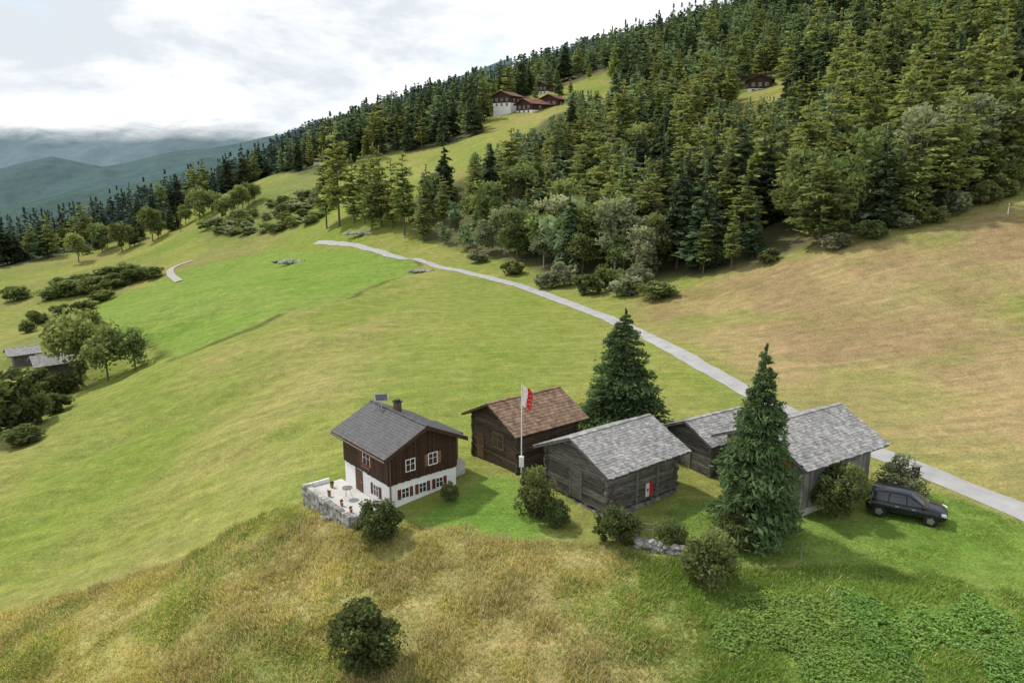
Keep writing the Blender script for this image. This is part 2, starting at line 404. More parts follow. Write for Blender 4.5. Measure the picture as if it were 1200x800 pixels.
# ---------------------------------------------------------------- mountains
def mountain(name,prof,dr,df,zf,mat,amp,nu=260,nt_=60,seed=1,sm=4):
    prof=np.array(prof,float); us=np.linspace(prof[0,0],prof[-1,0],nu); pys=np.interp(us,prof[:,0],prof[:,1])
    ts=np.linspace(0,1,nt_)
    rx=[];ry=[];rz=[]
    for u,p in zip(us,pys):
        a=Wp(u,p,dr); rx.append(a[0]);ry.append(a[1]);rz.append(a[2])
    rx=np.array(rx);ry=np.array(ry);rz=np.array(rz)
    fx=(us-600)/F*df; fy=np.full(nu,df*CP); fz=zf(fx,fy)
    P=[]
    P.append(np.stack([rx*1.25,ry*1.25,rz-300],1))
    for t in ts:
        X=rx*(1-t)+fx*t; Y=ry*(1-t)+fy*t; ZZ=rz*(1-t)+fz*t
        s=amp*sm
        rid=1-np.abs(fbm(X/s,Y/s*.5,seed,4)*2-1)*2
        ZZ=ZZ+rid*amp*min(1,t*3+.15)*(1 if t<.9 else (1-t)*10)
        P.append(np.stack([X,Y,ZZ],1))
    P=np.array(P); o=struct(name,grid_mesh(name,P,mat)); return P
m2=mountmat('haze_tinted_far_slope',(.125,.180,.205),(.165,.222,.24),(.22,.275,.25),(70,190,330,.0016,215),.004,.60)  # aerial haze painted into the slope colours, palest here
m3=mountmat('haze_tinted_middle_slope',(.070,.115,.12),(.10,.15,.148),(.21,.26,.18),None,.006,.60)  # haze painted into the colours, weaker than on the far slope
m4=mountmat('haze_tinted_near_slope',(.055,.092,.085),(.085,.13,.11),(.17,.22,.12),None,.01,.62)  # faint haze painted into these slope colours
m1=mountmat('forest_slope_floor',(.08,.12,.11),(.10,.145,.125),(.11,.15,.12),None,.02)  # bluish floor: haze painted in to match the ridge forest
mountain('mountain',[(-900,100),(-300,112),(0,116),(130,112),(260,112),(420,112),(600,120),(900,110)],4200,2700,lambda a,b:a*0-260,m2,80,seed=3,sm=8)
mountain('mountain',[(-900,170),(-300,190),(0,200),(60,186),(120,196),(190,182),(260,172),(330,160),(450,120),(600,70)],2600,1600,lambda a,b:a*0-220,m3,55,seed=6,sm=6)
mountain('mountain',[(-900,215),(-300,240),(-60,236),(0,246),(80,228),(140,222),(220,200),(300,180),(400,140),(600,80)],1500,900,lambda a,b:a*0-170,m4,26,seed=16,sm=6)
PM1=mountain('mountain',[(-700,350),(0,290),(100,272),(200,240),(280,205),(330,180),(400,150),(480,125),(560,106),(640,84),(740,60),(850,35),(1000,-10),(1300,-100)],760,470,lambda a,b:Hm(a,b)-6,m1,16,seed=8)
# ---------------------------------------------------------------- tree protos (unit height)
def nrm(a): return a/np.maximum(np.linalg.norm(a,axis=-1,keepdims=True),1e-9)
def diamonds(c,d,s,l,w):
    l=l[...,None]/2;w=w[...,None]/2
    return np.stack([c-d*l,c+s*w-d*l*.1,c+d*l,c-s*w-d*l*.1],-2).reshape(-1,3)
def conifer(seed,nb,ns,Rr=.2,zmin=.08,tiers=22,size=.07,droop=.35,power=.85,up=0.,wr=.5,jit=.25,top=.985,irr=0.,zp=.5):
    g=np.random.default_rng(seed)
    z=1-(1-zmin)*g.random(nb)**zp
    z=np.clip(z,zmin,top)
    z=np.round(z*tiers)/tiers+g.normal(0,jit/tiers,nb)
    az=g.random(nb)*2*np.pi
    asym=1+.14*np.sin(az*2+g.random()*6)+.12*np.sin(z*23+g.random()*6)+irr*np.sin(az*3+z*17+g.random()*6)
    ln=Rr*np.clip((1-z)/(1-zmin),0,1)**power*(.62+.48*g.random(nb))*asym+.012
    ln*=np.where(z<zmin+.12,.75+.25*(z-zmin)/.12,1)
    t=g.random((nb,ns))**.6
    zz=z[:,None]; A=az[:,None]; Ln=ln[:,None]
    px=np.cos(A)*Ln*t; py=np.sin(A)*Ln*t; pz=zz+up*Ln*t-droop*Ln*t**1.5+g.normal(0,.006,(nb,ns))
    sw=g.normal(0,.22,(nb,ns))*Ln*t; px=px-np.sin(A)*sw; py=py+np.cos(A)*sw
    dl=g.normal(0,.7,(nb,ns)); dd=np.stack([np.cos(A+dl),np.sin(A+dl),-droop*.9+g.normal(0,.3,(nb,ns))],-1); dd=nrm(dd)
    sd=np.cross(dd,np.array([0,0,1.])); sd=nrm(sd+g.normal(0,.4,sd.shape))
    sz=size*(.6+.8*g.random((nb,ns)))*(.5+.7*Ln/Rr)
    V=diamonds(np.stack([px,py,pz],-1),dd,sd,sz,sz*wr)
    T=(.6+.45*t)*(.75+.5*g.random((nb,1)))*(.85+.3*g.random((nb,ns)))  # inner sprays darker: ambient occlusion painted into the tint
    k=24; zc=np.linspace(.90,.995,k); c=np.stack([g.normal(0,.004,k),g.normal(0,.004,k),zc],-1)
    d2=nrm(np.stack([g.normal(0,.8,k),g.normal(0,.8,k),np.ones(k)],-1)); s2=nrm(np.cross(d2,g.normal(0,1,(k,3))))
    V=np.concatenate([V,diamonds(c,d2,s2,np.full(k,size*.6),np.full(k,size*.3))]); T=np.concatenate([T.ravel(),np.ones(k)])
    return V,T
def broad(seed,nc,nl,rx=.36,rz=.4,cz=.58,leaf=.03,cr=(.10,.19)):
    g=np.random.default_rng(seed)
    d=nrm(g.normal(0,1,(nc,3))); r=g.random(nc)**.4
    C=d*r[:,None]*np.array([rx,rx*.9,rz])*.78+np.array([0,0,cz])
    q=g.random(nc)*(cr[1]-cr[0])+cr[0]
    ld=nrm(g.normal(0,1,(nc,nl,3))+np.array([0,0,.25])); lr=(.35+.75*g.random((nc,nl))**.6)
    P=C[:,None]+ld*lr[...,None]*q[:,None,None]
    a=nrm(g.normal(0,1,P.shape)+ld*.3); b=nrm(np.cross(a,g.normal(0,1,P.shape)))
    sz=leaf*(.5+.9*g.random((nc,nl)))
    V=diamonds(P,a,b,sz*1.4,sz*.85)
    T=(.6+.45*lr)*(.72+.5*g.random((nc,1)))*(.8+.4*g.random((nc,nl)))*(.85+.2*ld[...,2])  # crown shade painted into the tint: leaves darker inside and under each clump
    return V,T.ravel()
def limbs(seed,rx,cz,r=.02,n=6):
    mb=MB(); g=random.Random(seed)
    mb.tube((0,0,-.03),(0,0,cz),r,r*.55,8)
    for i in range(n):
        a=i*2.4+g.random(); z0=cz*(.35+.5*g.random())
        mb.tube((0,0,z0),(math.cos(a)*rx*.7,math.sin(a)*rx*.7,cz+rx*.5*g.random()),r*.5,r*.12,6)
    return mb
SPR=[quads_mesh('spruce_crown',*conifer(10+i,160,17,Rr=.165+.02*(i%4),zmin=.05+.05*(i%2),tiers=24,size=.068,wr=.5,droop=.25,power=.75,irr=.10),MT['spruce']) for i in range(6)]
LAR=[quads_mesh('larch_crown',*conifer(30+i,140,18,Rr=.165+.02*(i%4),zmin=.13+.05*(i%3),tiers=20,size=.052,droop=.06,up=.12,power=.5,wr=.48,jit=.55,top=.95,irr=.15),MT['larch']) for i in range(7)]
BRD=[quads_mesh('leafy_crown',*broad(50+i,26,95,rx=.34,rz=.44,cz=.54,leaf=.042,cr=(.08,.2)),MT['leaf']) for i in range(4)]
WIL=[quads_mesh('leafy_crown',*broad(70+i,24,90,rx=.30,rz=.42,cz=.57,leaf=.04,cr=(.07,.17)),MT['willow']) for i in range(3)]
tm=MB(); tm.tube((0,0,-.02),(0,0,.96),.014,.002,7); TRUNK=tm.mesh('trunk',MT['bark'])
LTR=[limbs(90+i,.3,.62,.016).mesh('trunk',MT['bark']) for i in range(3)]
PTR=[limbs(95+i,.3,.62,.014).mesh('trunk',MT['palebark']) for i in range(3)]
KN={'spruce':('spruce_tree',SPR,'spruce','dark green spruce in the forest on the upper slope'),
    'larch':('larch_tree',LAR,'larch','light green larch in the forest on the upper slope'),
    'broad':('leafy_tree',BRD,'tree','rounded mid green leafy tree along the forest edge'),
    'willow':('leafy_tree',WIL,'tree','pale grey green leafy tree along the forest edge')}
def tree(kind,x,y,h,wd=1.,label=None,group=None,k=None,z=None):
    nm,pr,cat,lb=KN[kind]; i=random.randrange(len(pr)) if k is None else k
    t=thing(nm,label or lb,cat,(x,y,float(Hm(x,y)) if z is None else z),random.random()*6.28,group)
    t.scale=(h*wd,h*wd,h)
    tr=bpy.data.objects.new('trunk',TRUNK if kind in('spruce','larch') else PTR[i%3] if kind=='willow' else LTR[i%3]); link(tr,t)
    cr=bpy.data.objects.new('crown',pr[i]); link(cr,t)
    return t
# ---- scatter forest
def cells(poly,s,cond=None,seed=1):
    P=np.array(poly); x0,y0=P.min(0);x1,y1=P.max(0); g=np.random.default_rng(seed)
    X,Y=np.meshgrid(np.arange(x0,x1,s),np.arange(y0,y1,s)); X=X+g.uniform(-.48,.48,X.shape)*s; Y=Y+g.uniform(-.48,.48,X.shape)*s
    X=X.ravel();Y=Y.ravel(); m=sdist(poly,X,Y)>0
    if cond is not None: m&=cond(X,Y)
    return list(zip(X[m],Y[m]))
T=[]
rnd=random.Random(5)
pts=cells(FOREST,4.9,lambda a,b:np.hypot(a,b)<185,1)+cells(FOREST,6.8,lambda a,b:(np.hypot(a,b)>=185)&(np.abs(a/b)<.85),2)
pts2=cells(FOREST2,6.8,None,3); pts3=cells(FOREST3,8.,lambda a,b:a/b>-.85,4)
def windows(px,top,d):
    lim=-999
    for x0,x1,yy,dd in ((868,915,113,258),(846,868,118,240),(572,660,134,314),(655,712,106,385),(548,592,168,280),(600,640,150,300),(365,378,200,330)):
        if x0-6<px<x1+6 and d<dd: lim=max(lim,yy)
    return lim
for i,(a,b) in enumerate(pts+pts2+pts3):
    z=float(Hm(a,b)); px,py,d=proj(a,b,z)
    if px<-80 or px>1290: continue
    e=float(sdist(FOREST,np.array([a]),np.array([b]))[0]) if i<len(pts) else 20
    if math.hypot(a-84,b-272)<12: continue
    if -8<a<44 and 308<b<328 : continue
    if math.hypot(a-32,b-398)<13 : continue
    f=float(fbm(np.array([a/18]),np.array([b/18]),77)[0])
    q=rnd.random()
    if i>=len(pts)+len(pts2): kind='spruce' if q<.7 else 'larch'
    elif i>=len(pts): kind='spruce' if q<.6 else 'larch'
    elif e<15 and q<.66 and 560<px<775: kind='willow' if q<.34 else 'broad'
    elif e<11 and q<.45 and not 775<px<880: kind='broad' if q<.2 else 'willow'
    elif 775<px<900 and e<22: kind='spruce' if q<.75 else 'larch'
    elif px<720: kind='larch' if q<.78 else 'spruce' if q<.92 else 'broad'
    else: kind='larch' if (f>.45 and q<.9) or q<.4 else 'spruce' if q<.95 else 'broad'
    h={'spruce':17.,'larch':16.5,'broad':12.,'willow':11.5}[kind]*(.58+.62*rnd.random())
    if px>950 and i<len(pts): h*=1.1
    if e<4: h*=.8
    tp=proj(a,b,z+h); lim=windows(px,tp[1],d)
    if tp[1]<lim:
        k=(py-lim)/(py-tp[1])
        if k<.35: continue
        h*=k
    T.append([h/d,a,b,h,kind,d,px,proj(a,b,z+h)[1]])
T.sort(key=lambda t:t[5]); cover=np.full(1500,9999.)
for t in T:
    hw=max(2,int(t[3]*.13/t[5]*F)); a0=int(np.clip(t[6]+100-hw,0,1498)); a1=int(np.clip(t[6]+100+hw,a0+1,1499))
    c=cover[a0:a1]; by=t[7]+t[0]*F
    vis=float(np.mean(np.clip(np.minimum(c,by)-t[7],0,None)))*hw
    t[0]=vis if -10<t[6]<1210 and by>0 else vis*.02
    cover[a0:a1]=np.minimum(c,t[7]+t[3]/t[5]*F*.12)
T.sort(key=lambda t:-t[0])
GR='trees of the forest on the slope above the meadow'
GN={'spruce':' (spruce)','larch':' (larch)','broad':' (leafy)','willow':' (grey leafy)'}
for (s,a,b,h,kind,d_,px_,py_) in T[:285]:
    tree(kind,a,b,h,.9+.45*rnd.random(),None,GR+GN[kind])
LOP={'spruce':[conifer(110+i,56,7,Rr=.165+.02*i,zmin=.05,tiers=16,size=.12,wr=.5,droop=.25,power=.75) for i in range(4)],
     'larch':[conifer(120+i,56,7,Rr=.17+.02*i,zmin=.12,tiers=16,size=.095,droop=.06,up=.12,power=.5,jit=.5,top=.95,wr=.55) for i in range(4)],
     'broad':[broad(130+i,12,28,rx=.34,rz=.42,cz=.54,leaf=.085) for i in range(2)]}
LOP['willow']=LOP['broad']
def mass(name,items,mat,label,cat,tintk):
    VV=[];TT=[]
    for it in items:
        s,a,b,h,kind=it[:5]
        V,t=rnd.choice(LOP[kind]); an=rnd.random()*6.28; c,s_=math.cos(an),math.sin(an); wd=h*(.9+.45*rnd.random())
        X=V[:,0]*c-V[:,1]*s_; Y=V[:,0]*s_+V[:,1]*c
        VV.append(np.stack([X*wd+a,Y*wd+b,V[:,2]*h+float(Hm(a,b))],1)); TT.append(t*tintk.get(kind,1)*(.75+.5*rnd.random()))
    o=bpy.data.objects.new(name,quads_mesh(name,np.concatenate(VV),np.concatenate(TT),mat)); COL.objects.link(o)
    o['kind']='stuff'; o['label']=label; o['category']=cat
rest=T[285:]
near=[t for t in rest if not(t[1]<-110)]
left=[t for t in rest if t[1]<-110]
mass('forest',near,MT['forest'],'dense conifer forest covering the upper slope up to the skyline','forest',{'spruce':.78,'larch':1.8,'broad':1.6,'willow':2.1})
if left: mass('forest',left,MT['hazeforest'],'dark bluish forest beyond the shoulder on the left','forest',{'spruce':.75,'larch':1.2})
g=np.random.default_rng(9)
nu=PM1.shape[1]; N=7000
ui=g.random(N)*(nu-2); ti=1+g.random(N)**1.3*(PM1.shape[0]-4)
i0=ui.astype(int);j0=ti.astype(int);fu=(ui-i0)[:,None];ft=(ti-j0)[:,None]
PP=(PM1[j0,i0]*(1-fu)+PM1[j0,i0+1]*fu)*(1-ft)+(PM1[j0+1,i0]*(1-fu)+PM1[j0+1,i0+1]*fu)*ft
pxs=600+PP[:,0]/(PP[:,1]*CP-PP[:,2]*SP)*F; PP=PP[(pxs>-80)&(pxs<1000)]
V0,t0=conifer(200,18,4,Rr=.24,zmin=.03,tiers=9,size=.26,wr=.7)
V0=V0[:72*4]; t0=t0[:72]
hh=g.uniform(5,12,len(PP)); an=g.random(len(PP))*6.28
c=np.cos(an)[:,None];s=np.sin(an)[:,None]
X=(V0[None,:,0]*c-V0[None,:,1]*s)*hh[:,None]*1.2+PP[:,0:1];Y=(V0[None,:,0]*s+V0[None,:,1]*c)*hh[:,None]*1.2+PP[:,1:2];ZZ=V0[None,:,2]*hh[:,None]+PP[:,2:3]-1
TT=(t0[None]*g.uniform(.7,1.3,(len(PP),1))).ravel()
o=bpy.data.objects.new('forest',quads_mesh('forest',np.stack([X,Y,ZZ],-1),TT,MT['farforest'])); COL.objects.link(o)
o['kind']='stuff';o['label']='haze-tinted forest on the farther ridge under the clouds';o['category']='forest'
# ---------------------------------------------------------------- shoulder and edge trees as individuals
def at_tree(kind,px,pyb,pyt,label,wd=1.,group=None,k=None,dd=None):
    p=G(px,pyb) if dd is None else Vector(Wp(px,pyb,dd))
    if dd is not None: p.z=float(Hm(p.x,p.y))
    d=p.y*CP-p.z*SP; h=(pyb-pyt)/F*d/CP
    return tree(kind,p.x,p.y,h,wd,label,group,k,p.z)
for px,b,t,l in ((383,268,178,'tall larch at the bend where the track disappears'),(398,266,150,'tallest larch beside the bend of the track')):
    at_tree('larch',px,b,t,l,.85)
for px,b,t in ((415,262,185),(428,262,180),(447,266,176),(460,268,190),(474,276,183),(440,248,172),(436,270,196)):
    at_tree('larch',px,b,t,'light green larch in the loose row above the end of the track',.9,'larches in the row above the end of the track')
gg=random.Random(13)
for i in range(24):
    px=95+i*9+gg.uniform(-5,5); yb=305-(px-95)*.31+gg.uniform(-9,7); hp=gg.uniform(24,42)
    at_tree('spruce' if gg.random()<.6 else 'broad',px,yb,yb-hp,'tree in the dark belt behind the shoulder on the left',1.1,'trees in the belt behind the left shoulder')
for px,yb,dd,hp in ((578,134,322,22),(603,118,345,22),(628,118,340,20),(655,122,335,24),(652,100,385,20),(668,118,330,20),(710,100,390,20),(690,112,370,18),(716,112,350,24),(566,140,330,24)):
    at_tree('spruce' if px%2 else 'larch',px,yb,yb-hp,'small conifer standing between the chalets of the hillside hamlet',1.1,'conifers between the chalets of the hamlet',dd=dd)
def shrub(px,pyb,w_px,h_px,label,kind='leaf',name='shrub',cat='shrub',group=None,seed=0,dense=1.,p=None,leaf=None,tk=1.):
    p=G(px,pyb) if p is None else p
    d=p.y*CP-p.z*SP; w=w_px/F*d; h=h_px/F*d
    t=thing(name,label,cat,p,random.random()*6,group)
    near=d<70
    V,T_=broad(seed+300,int(34*dense),int(190*dense) if near else 60,rx=.54,rz=.54,cz=.46,leaf=leaf or (.042 if near else .085),cr=(.07,.22))
    V=V*np.array([w,w,h]); V[:,2]=np.maximum(V[:,2],-.05)
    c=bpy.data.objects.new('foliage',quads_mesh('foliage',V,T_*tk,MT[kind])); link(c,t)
    mb=limbs(seed,w*.4,h*.5,max(.03,.02*h),5); st=bpy.data.objects.new('stem',mb.mesh('stem',MT['bark'])); link(st,t)
    return t
shrub(446,632,62,52,'round dark green bush against the stone terrace of the white-based chalet',seed=1,tk=.62)
shrub(430,782,96,88,'large lone dark bush low on the unmown bank in the foreground',seed=2,dense=1.2,tk=.6)
shrub(627,606,54,66,'tall olive green bush in front of the flagpole beside the log barn',seed=3,tk=.8)
shrub(722,636,56,48,'dark bush at the foot of the log barn',seed=4,tk=.68)
shrub(654,616,34,36,'small bush against the left wall of the log barn',seed=14,tk=.8)
shrub(832,688,72,74,'big rounded bush below the tall spruce, on the edge of the bank',seed=5,dense=1.1,tk=.78)
shrub(788,640,44,34,'low bush beside the wooden rails on the stone wall',seed=6,tk=.85)
shrub(982,606,66,74,'broad green bush against the grey boarded barn',seed=7,dense=1.1,tk=.72)
shrub(1052,580,60,48,'light green bush growing beside the track behind the car',kind='willow',seed=8,tk=.72)
shrub(527,588,24,28,'small green bush at the right corner of the white-based chalet',seed=9,tk=.8)
shrub(858,640,50,42,'dense bush immediately left of the trunk of the tall spruce',seed=10,tk=.7)
def herb_patch(px,b,w_px,i):
    p=G(px,b); d=p.y*CP-p.z*SP; w=w_px/F*d; g=np.random.default_rng(500+i)
    t=thing('undergrowth_plant','low broad-leaved undergrowth patch on the green bank below the car','plant',p,0,'undergrowth patches on the green bank')
    n_=2600; r=np.sqrt(g.random(n_))*w*.5; a=g.random(n_)*6.28; r*=1+.25*np.sin(a*3+i)+.15*np.sin(a*5+2*i)
    X=np.cos(a)*r; Y=np.sin(a)*r*1.1
    Zl=Hm(p.x+X,p.y+Y)-p.z+g.uniform(.08,.34,n_)*(1-.5*(r/(w*.6))**2)*(.6+.8*fbm(X*1.5+9,Y*1.5,i))
    C=np.stack([X,Y,Zl],-1); aa=g.random(n_)*6.28; dd_=nrm(np.stack([np.cos(aa),np.sin(aa),g.normal(-.1,.3,n_)],-1)); sd=nrm(np.cross(dd_,np.array([0,0,1.]))+g.normal(0,.25,(n_,3)))
    sz=g.uniform(.09,.2,n_)
    link(bpy.data.objects.new('foliage',quads_mesh('foliage',diamonds(C,dd_,sd,sz,sz*.75),g.uniform(.6,1.25,n_),MT['herb'])),t)
for i,(px,b,w_) in enumerate(((905,722,80),(955,728,90),(1010,720,70),(1085,738,80),(1150,728,70),(930,752,70),(1030,765,90),(1175,775,80),(860,745,60),(980,785,90))): herb_patch(px,b,w_,i)
at_tree('broad',96,452,350,'tallest dark leafy tree standing at the left edge of the meadow',1.,k=0)
at_tree('broad',127,447,375,'dark leafy tree just right of the tallest one at the left edge of the meadow',1.1,k=1)
at_tree('broad',159,434,384,'small round tree at the right end of the group left of the meadow',1.25,k=2)
for i,(px,b,w_,h_) in enumerate(((15,505,80,75),(52,470,50,40),(78,462,36,26),(-20,480,70,60),(40,498,40,40),(65,485,40,28),(30,520,50,24))):
    shrub(px,b,w_,h_,'bush in the thicket below the barns at the left edge',group='bushes in the thicket at the left edge',seed=40+i,tk=.7)
for i,(px,b,w_,h_) in enumerate(((60,350,36,16),(85,347,40,20),(110,343,40,20),(135,338,36,18),(160,330,36,18),(180,326,30,14),(75,368,30,14),(100,364,26,13),(45,380,26,18),(32,390,22,16),(120,353,34,14),(20,352,34,18),(72,340,30,16),(98,334,30,16),(125,328,30,16),(148,322,30,14))):
    shrub(px,b,w_,h_,'bush in the row on the slope above the left barns',group='bushes in the row above the left barns',seed=60+i,tk=.85)
gg=random.Random(3)
for i in range(75):
    px=238+gg.random()*145; b=276-(px-240)*.33+gg.uniform(-8,28)
    if b>277: continue
    shrub(px,b,gg.uniform(12,26),gg.uniform(6,13),'small green bush on the rounded shoulder left of the forest',kind='leaf' if i%3 else 'willow',group='bushes scattered over the shoulder',seed=90+i,dense=.55)
for i,(px,b,w_,h_) in enumerate(((690,345,40,26),(735,345,44,24),(600,322,30,18),(560,308,26,16),(770,350,50,22),(980,292,40,20),(1090,262,40,24),(1060,268,30,18),(1150,240,40,30),(640,338,30,20),(900,308,30,18),(660,336,36,30),(715,340,40,34),(750,338,40,30),(1020,280,36,22),(1120,252,40,30),(1175,232,36,24))):
    shrub(px,b,w_,h_,'low bush along the foot of the forest',group='bushes along the foot of the forest',seed=150+i,kind='willow' if i%2 else 'leaf',tk=.85)
def big_spruce(H,width,label,seed,p,power,nb,ns,sz):
    t=thing('spruce_tree',label,'spruce',p,0)
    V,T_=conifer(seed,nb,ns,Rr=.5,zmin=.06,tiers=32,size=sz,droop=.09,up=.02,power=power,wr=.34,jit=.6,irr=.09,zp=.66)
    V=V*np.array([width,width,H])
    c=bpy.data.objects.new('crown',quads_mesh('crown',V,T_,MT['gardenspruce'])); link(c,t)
    mb=MB(); mb.tube((0,0,-.3),(0,0,H*.93),.2,.02,10)
    for i in range(40):
        z=H*(.08+.8*i/40); a=i*2.4; r=width*.42*(1-z/H)
        mb.tube((0,0,z),(math.cos(a)*r,math.sin(a)*r,z-.1*r),.04,.01,5)
    mb.build('trunk',MT['bark'],t)
    return t
p=Vector(Wp(882,622,44.6)); p.z=float(Hm(p.x,p.y)); big_spruce(11.3,5.5,'tall narrow spruce between the log barn and the car',501,p,.80,470,70,.062)
p=Vector(Wp(728,520,59)); p.z=float(Hm(p.x,p.y)); big_spruce(10.2,7.0,'broad dark spruce right behind the log barn',502,p,.74,520,70,.056)
# ---------------------------------------------------------------- buildings
def bldg(name,label,cat,anchor,yaw,ax=0,ay=0,group=None):
    c,s=math.cos(yaw),math.sin(yaw)
    ox=anchor[0]-(ax*c-ay*s); oy=anchor[1]-(ax*s+ay*c)
    return thing(name,label,cat,(ox,oy,anchor[2]),yaw,group)
def prism(mb,W,Ln,z0,h,pit,ins=0,t=1.):
    tn=math.tan(pit); x0,x1=ins,W-ins;y0,y1=ins,Ln-ins; zr=h+(W/2)*tn
    a=[(x0,y0,z0),(x1,y0,z0),(x1,y0,h+ins*tn),(W/2,y0,zr),(x0,y0,h+ins*tn)]
    b=[(p[0],y1,p[2]) for p in a]
    mb.quad(*a,t=t); mb.quad(*b[::-1],t=t)
    for k in range(5):
        k2=(k+1)%5
        mb.quad(a[k2],a[k],b[k],b[k2],t=t)
def logwall(W,Ln,z0,h,pit,ch=.24,th=.16,ext=.18,seed=1,jit=.018):
    mb=MB(); g=random.Random(seed); tn=math.tan(pit)
    prism(mb,W,Ln,z0,h,pit,.07,.5)
    z=z0; 
    while z<h+W/2*tn-.1:
        e=max(0,(z+ch/2-h)/tn) if z+ch>h else 0
        for side in (0,1):
            t=.6+.7*g.random(); j=g.uniform(-jit,jit); y=side*Ln
            if W/2-e>.15: 
                xx=ext*(.6+.7*g.random()) if e==0 else 0
                mb.box(e-xx,y-th/2+j,z+.012,W-e+xx,y+th/2+j,z+ch-.012,t)
        if z<h-.05:
            for side in (0,1):
                t=.6+.7*g.random(); j=g.uniform(-jit,jit); xx=ext*(.6+.7*g.random())
                mb.box(side*W-th/2+j,-xx,z+.012+ch/2,side*W+th/2+j,Ln+xx,min(z+ch-.012+ch/2,h+.02),t)
        z+=ch
    return mb
def boardwall(W,Ln,z0,h,pit,bw=.17,seed=2):
    mb=MB(); g=random.Random(seed); tn=math.tan(pit); prism(mb,W,Ln,z0,h,pit,.03,.5)
    def brd(u,uw,top,fn):
        t=.65+.6*g.random(); d=.018+.012*g.random(); fn(u+.006,u+uw-.006,z0-g.random()*.06,top,d,t)
    for k in range(int(W/bw)):
        u=k*bw; top=h+min(u+bw*.5,W-u-bw*.5)*tn-.03
        brd(u,bw,top,lambda a,b,c,d,e,t:mb.box(a,-e,c,b,.03,d,t))
        brd(u,bw,top,lambda a,b,c,d,e,t:mb.box(a,Ln-.03,c,b,Ln+e,d,t))
    for k in range(int(Ln/bw)):
        u=k*bw
        brd(u,bw,h-.02,lambda a,b,c,d,e,t:mb.box(-e,a,c,.03,b,d,t))
        brd(u,bw,h-.02,lambda a,b,c,d,e,t:mb.box(W-.03,a,c,W+e,b,d,t))
    return mb
def roof(par,W,Ln,h,pit,oe,og,mat,tw,tl,thick=.12,jit=.02,seed=1,tt=.03,name='roof',tv=.5):
    g=random.Random(seed); mb=MB(); tn=math.tan(pit); zr=h+W/2*tn
    SL=(W/2+oe)/math.cos(pit); y0=-og;y1=Ln+og
    for s in (-1,1):
        dn=Vector((s*math.cos(pit),0,-math.sin(pit))); up=Vector((s*math.sin(pit),0,math.cos(pit))); rid=Vector((W/2,0,zr))
        mb.obox(rid+dn*(SL/2)+up*(thick/2)+Vector((0,(y0+y1)/2,0)),dn*(SL/2),Vector((0,(y1-y0)/2,0)),up*(thick/2-.002*(s+1)),.35)
        nr=int(SL/tl)+1
        for i in range(nr):
            u=(i+.5)*SL/nr; y=y0-(tw*.5 if i%2 else 0)-g.random()*tw*.3*(jit>.01)
            while y<y1:
                w_=tw*(1+g.uniform(-.35,.35)*(jit>.01)); a=max(y,y0-.02); b=min(y+w_,y1+.02+g.random()*jit)
                if b-a>.04:
                    tilt=.07+g.uniform(-1,1)*jit; d2=(dn*math.cos(tilt)+up*math.sin(tilt)); u2=(up*math.cos(tilt)-dn*math.sin(tilt))
                    u_=u+g.uniform(-jit,jit)*1.2
                    hl=SL/nr*.62*(1+g.uniform(-.5,1)*jit*3)
                    mb.obox(rid+dn*u_+up*(thick+tt*.8+g.random()*jit*.4)+Vector((0,(a+b)/2,0)),d2*hl,Vector((0,(b-a)/2-.004,0)),u2*(tt/2),1-tv/2+tv*g.random())
                y+=w_
    y=y0
    while y<y1:
        b=min(y+tw*1.3,y1)
        mb.obox((W/2,(y+b)/2,zr+thick+tt*1.2),(.13,0,0),(0,(b-y)/2-.005,0),(0,0,.03),1-tv/2+tv*g.random()); y+=tw*1.3
    return mb.build(name,mat,par)
def place(face,W,Ln):
    if face=='g': return lambda u,z,o:(u,-o,z)
    if face=='l': return lambda u,z,o:(-o,u,z)
    if face=='r': return lambda u,z,o:(W+o,u,z)
    if face=='b': return lambda u,z,o:(u,Ln+o,z)
def fbox(mb,fn,u0,u1,z0,z1,o0,o1,t=1.):
    a=fn(u0,z0,o0);b=fn(u1,z1,o1)
    mb.box(min(a[0],b[0]),min(a[1],b[1]),min(a[2],b[2]),max(a[0],b[0]),max(a[1],b[1]),max(a[2],b[2]),t)
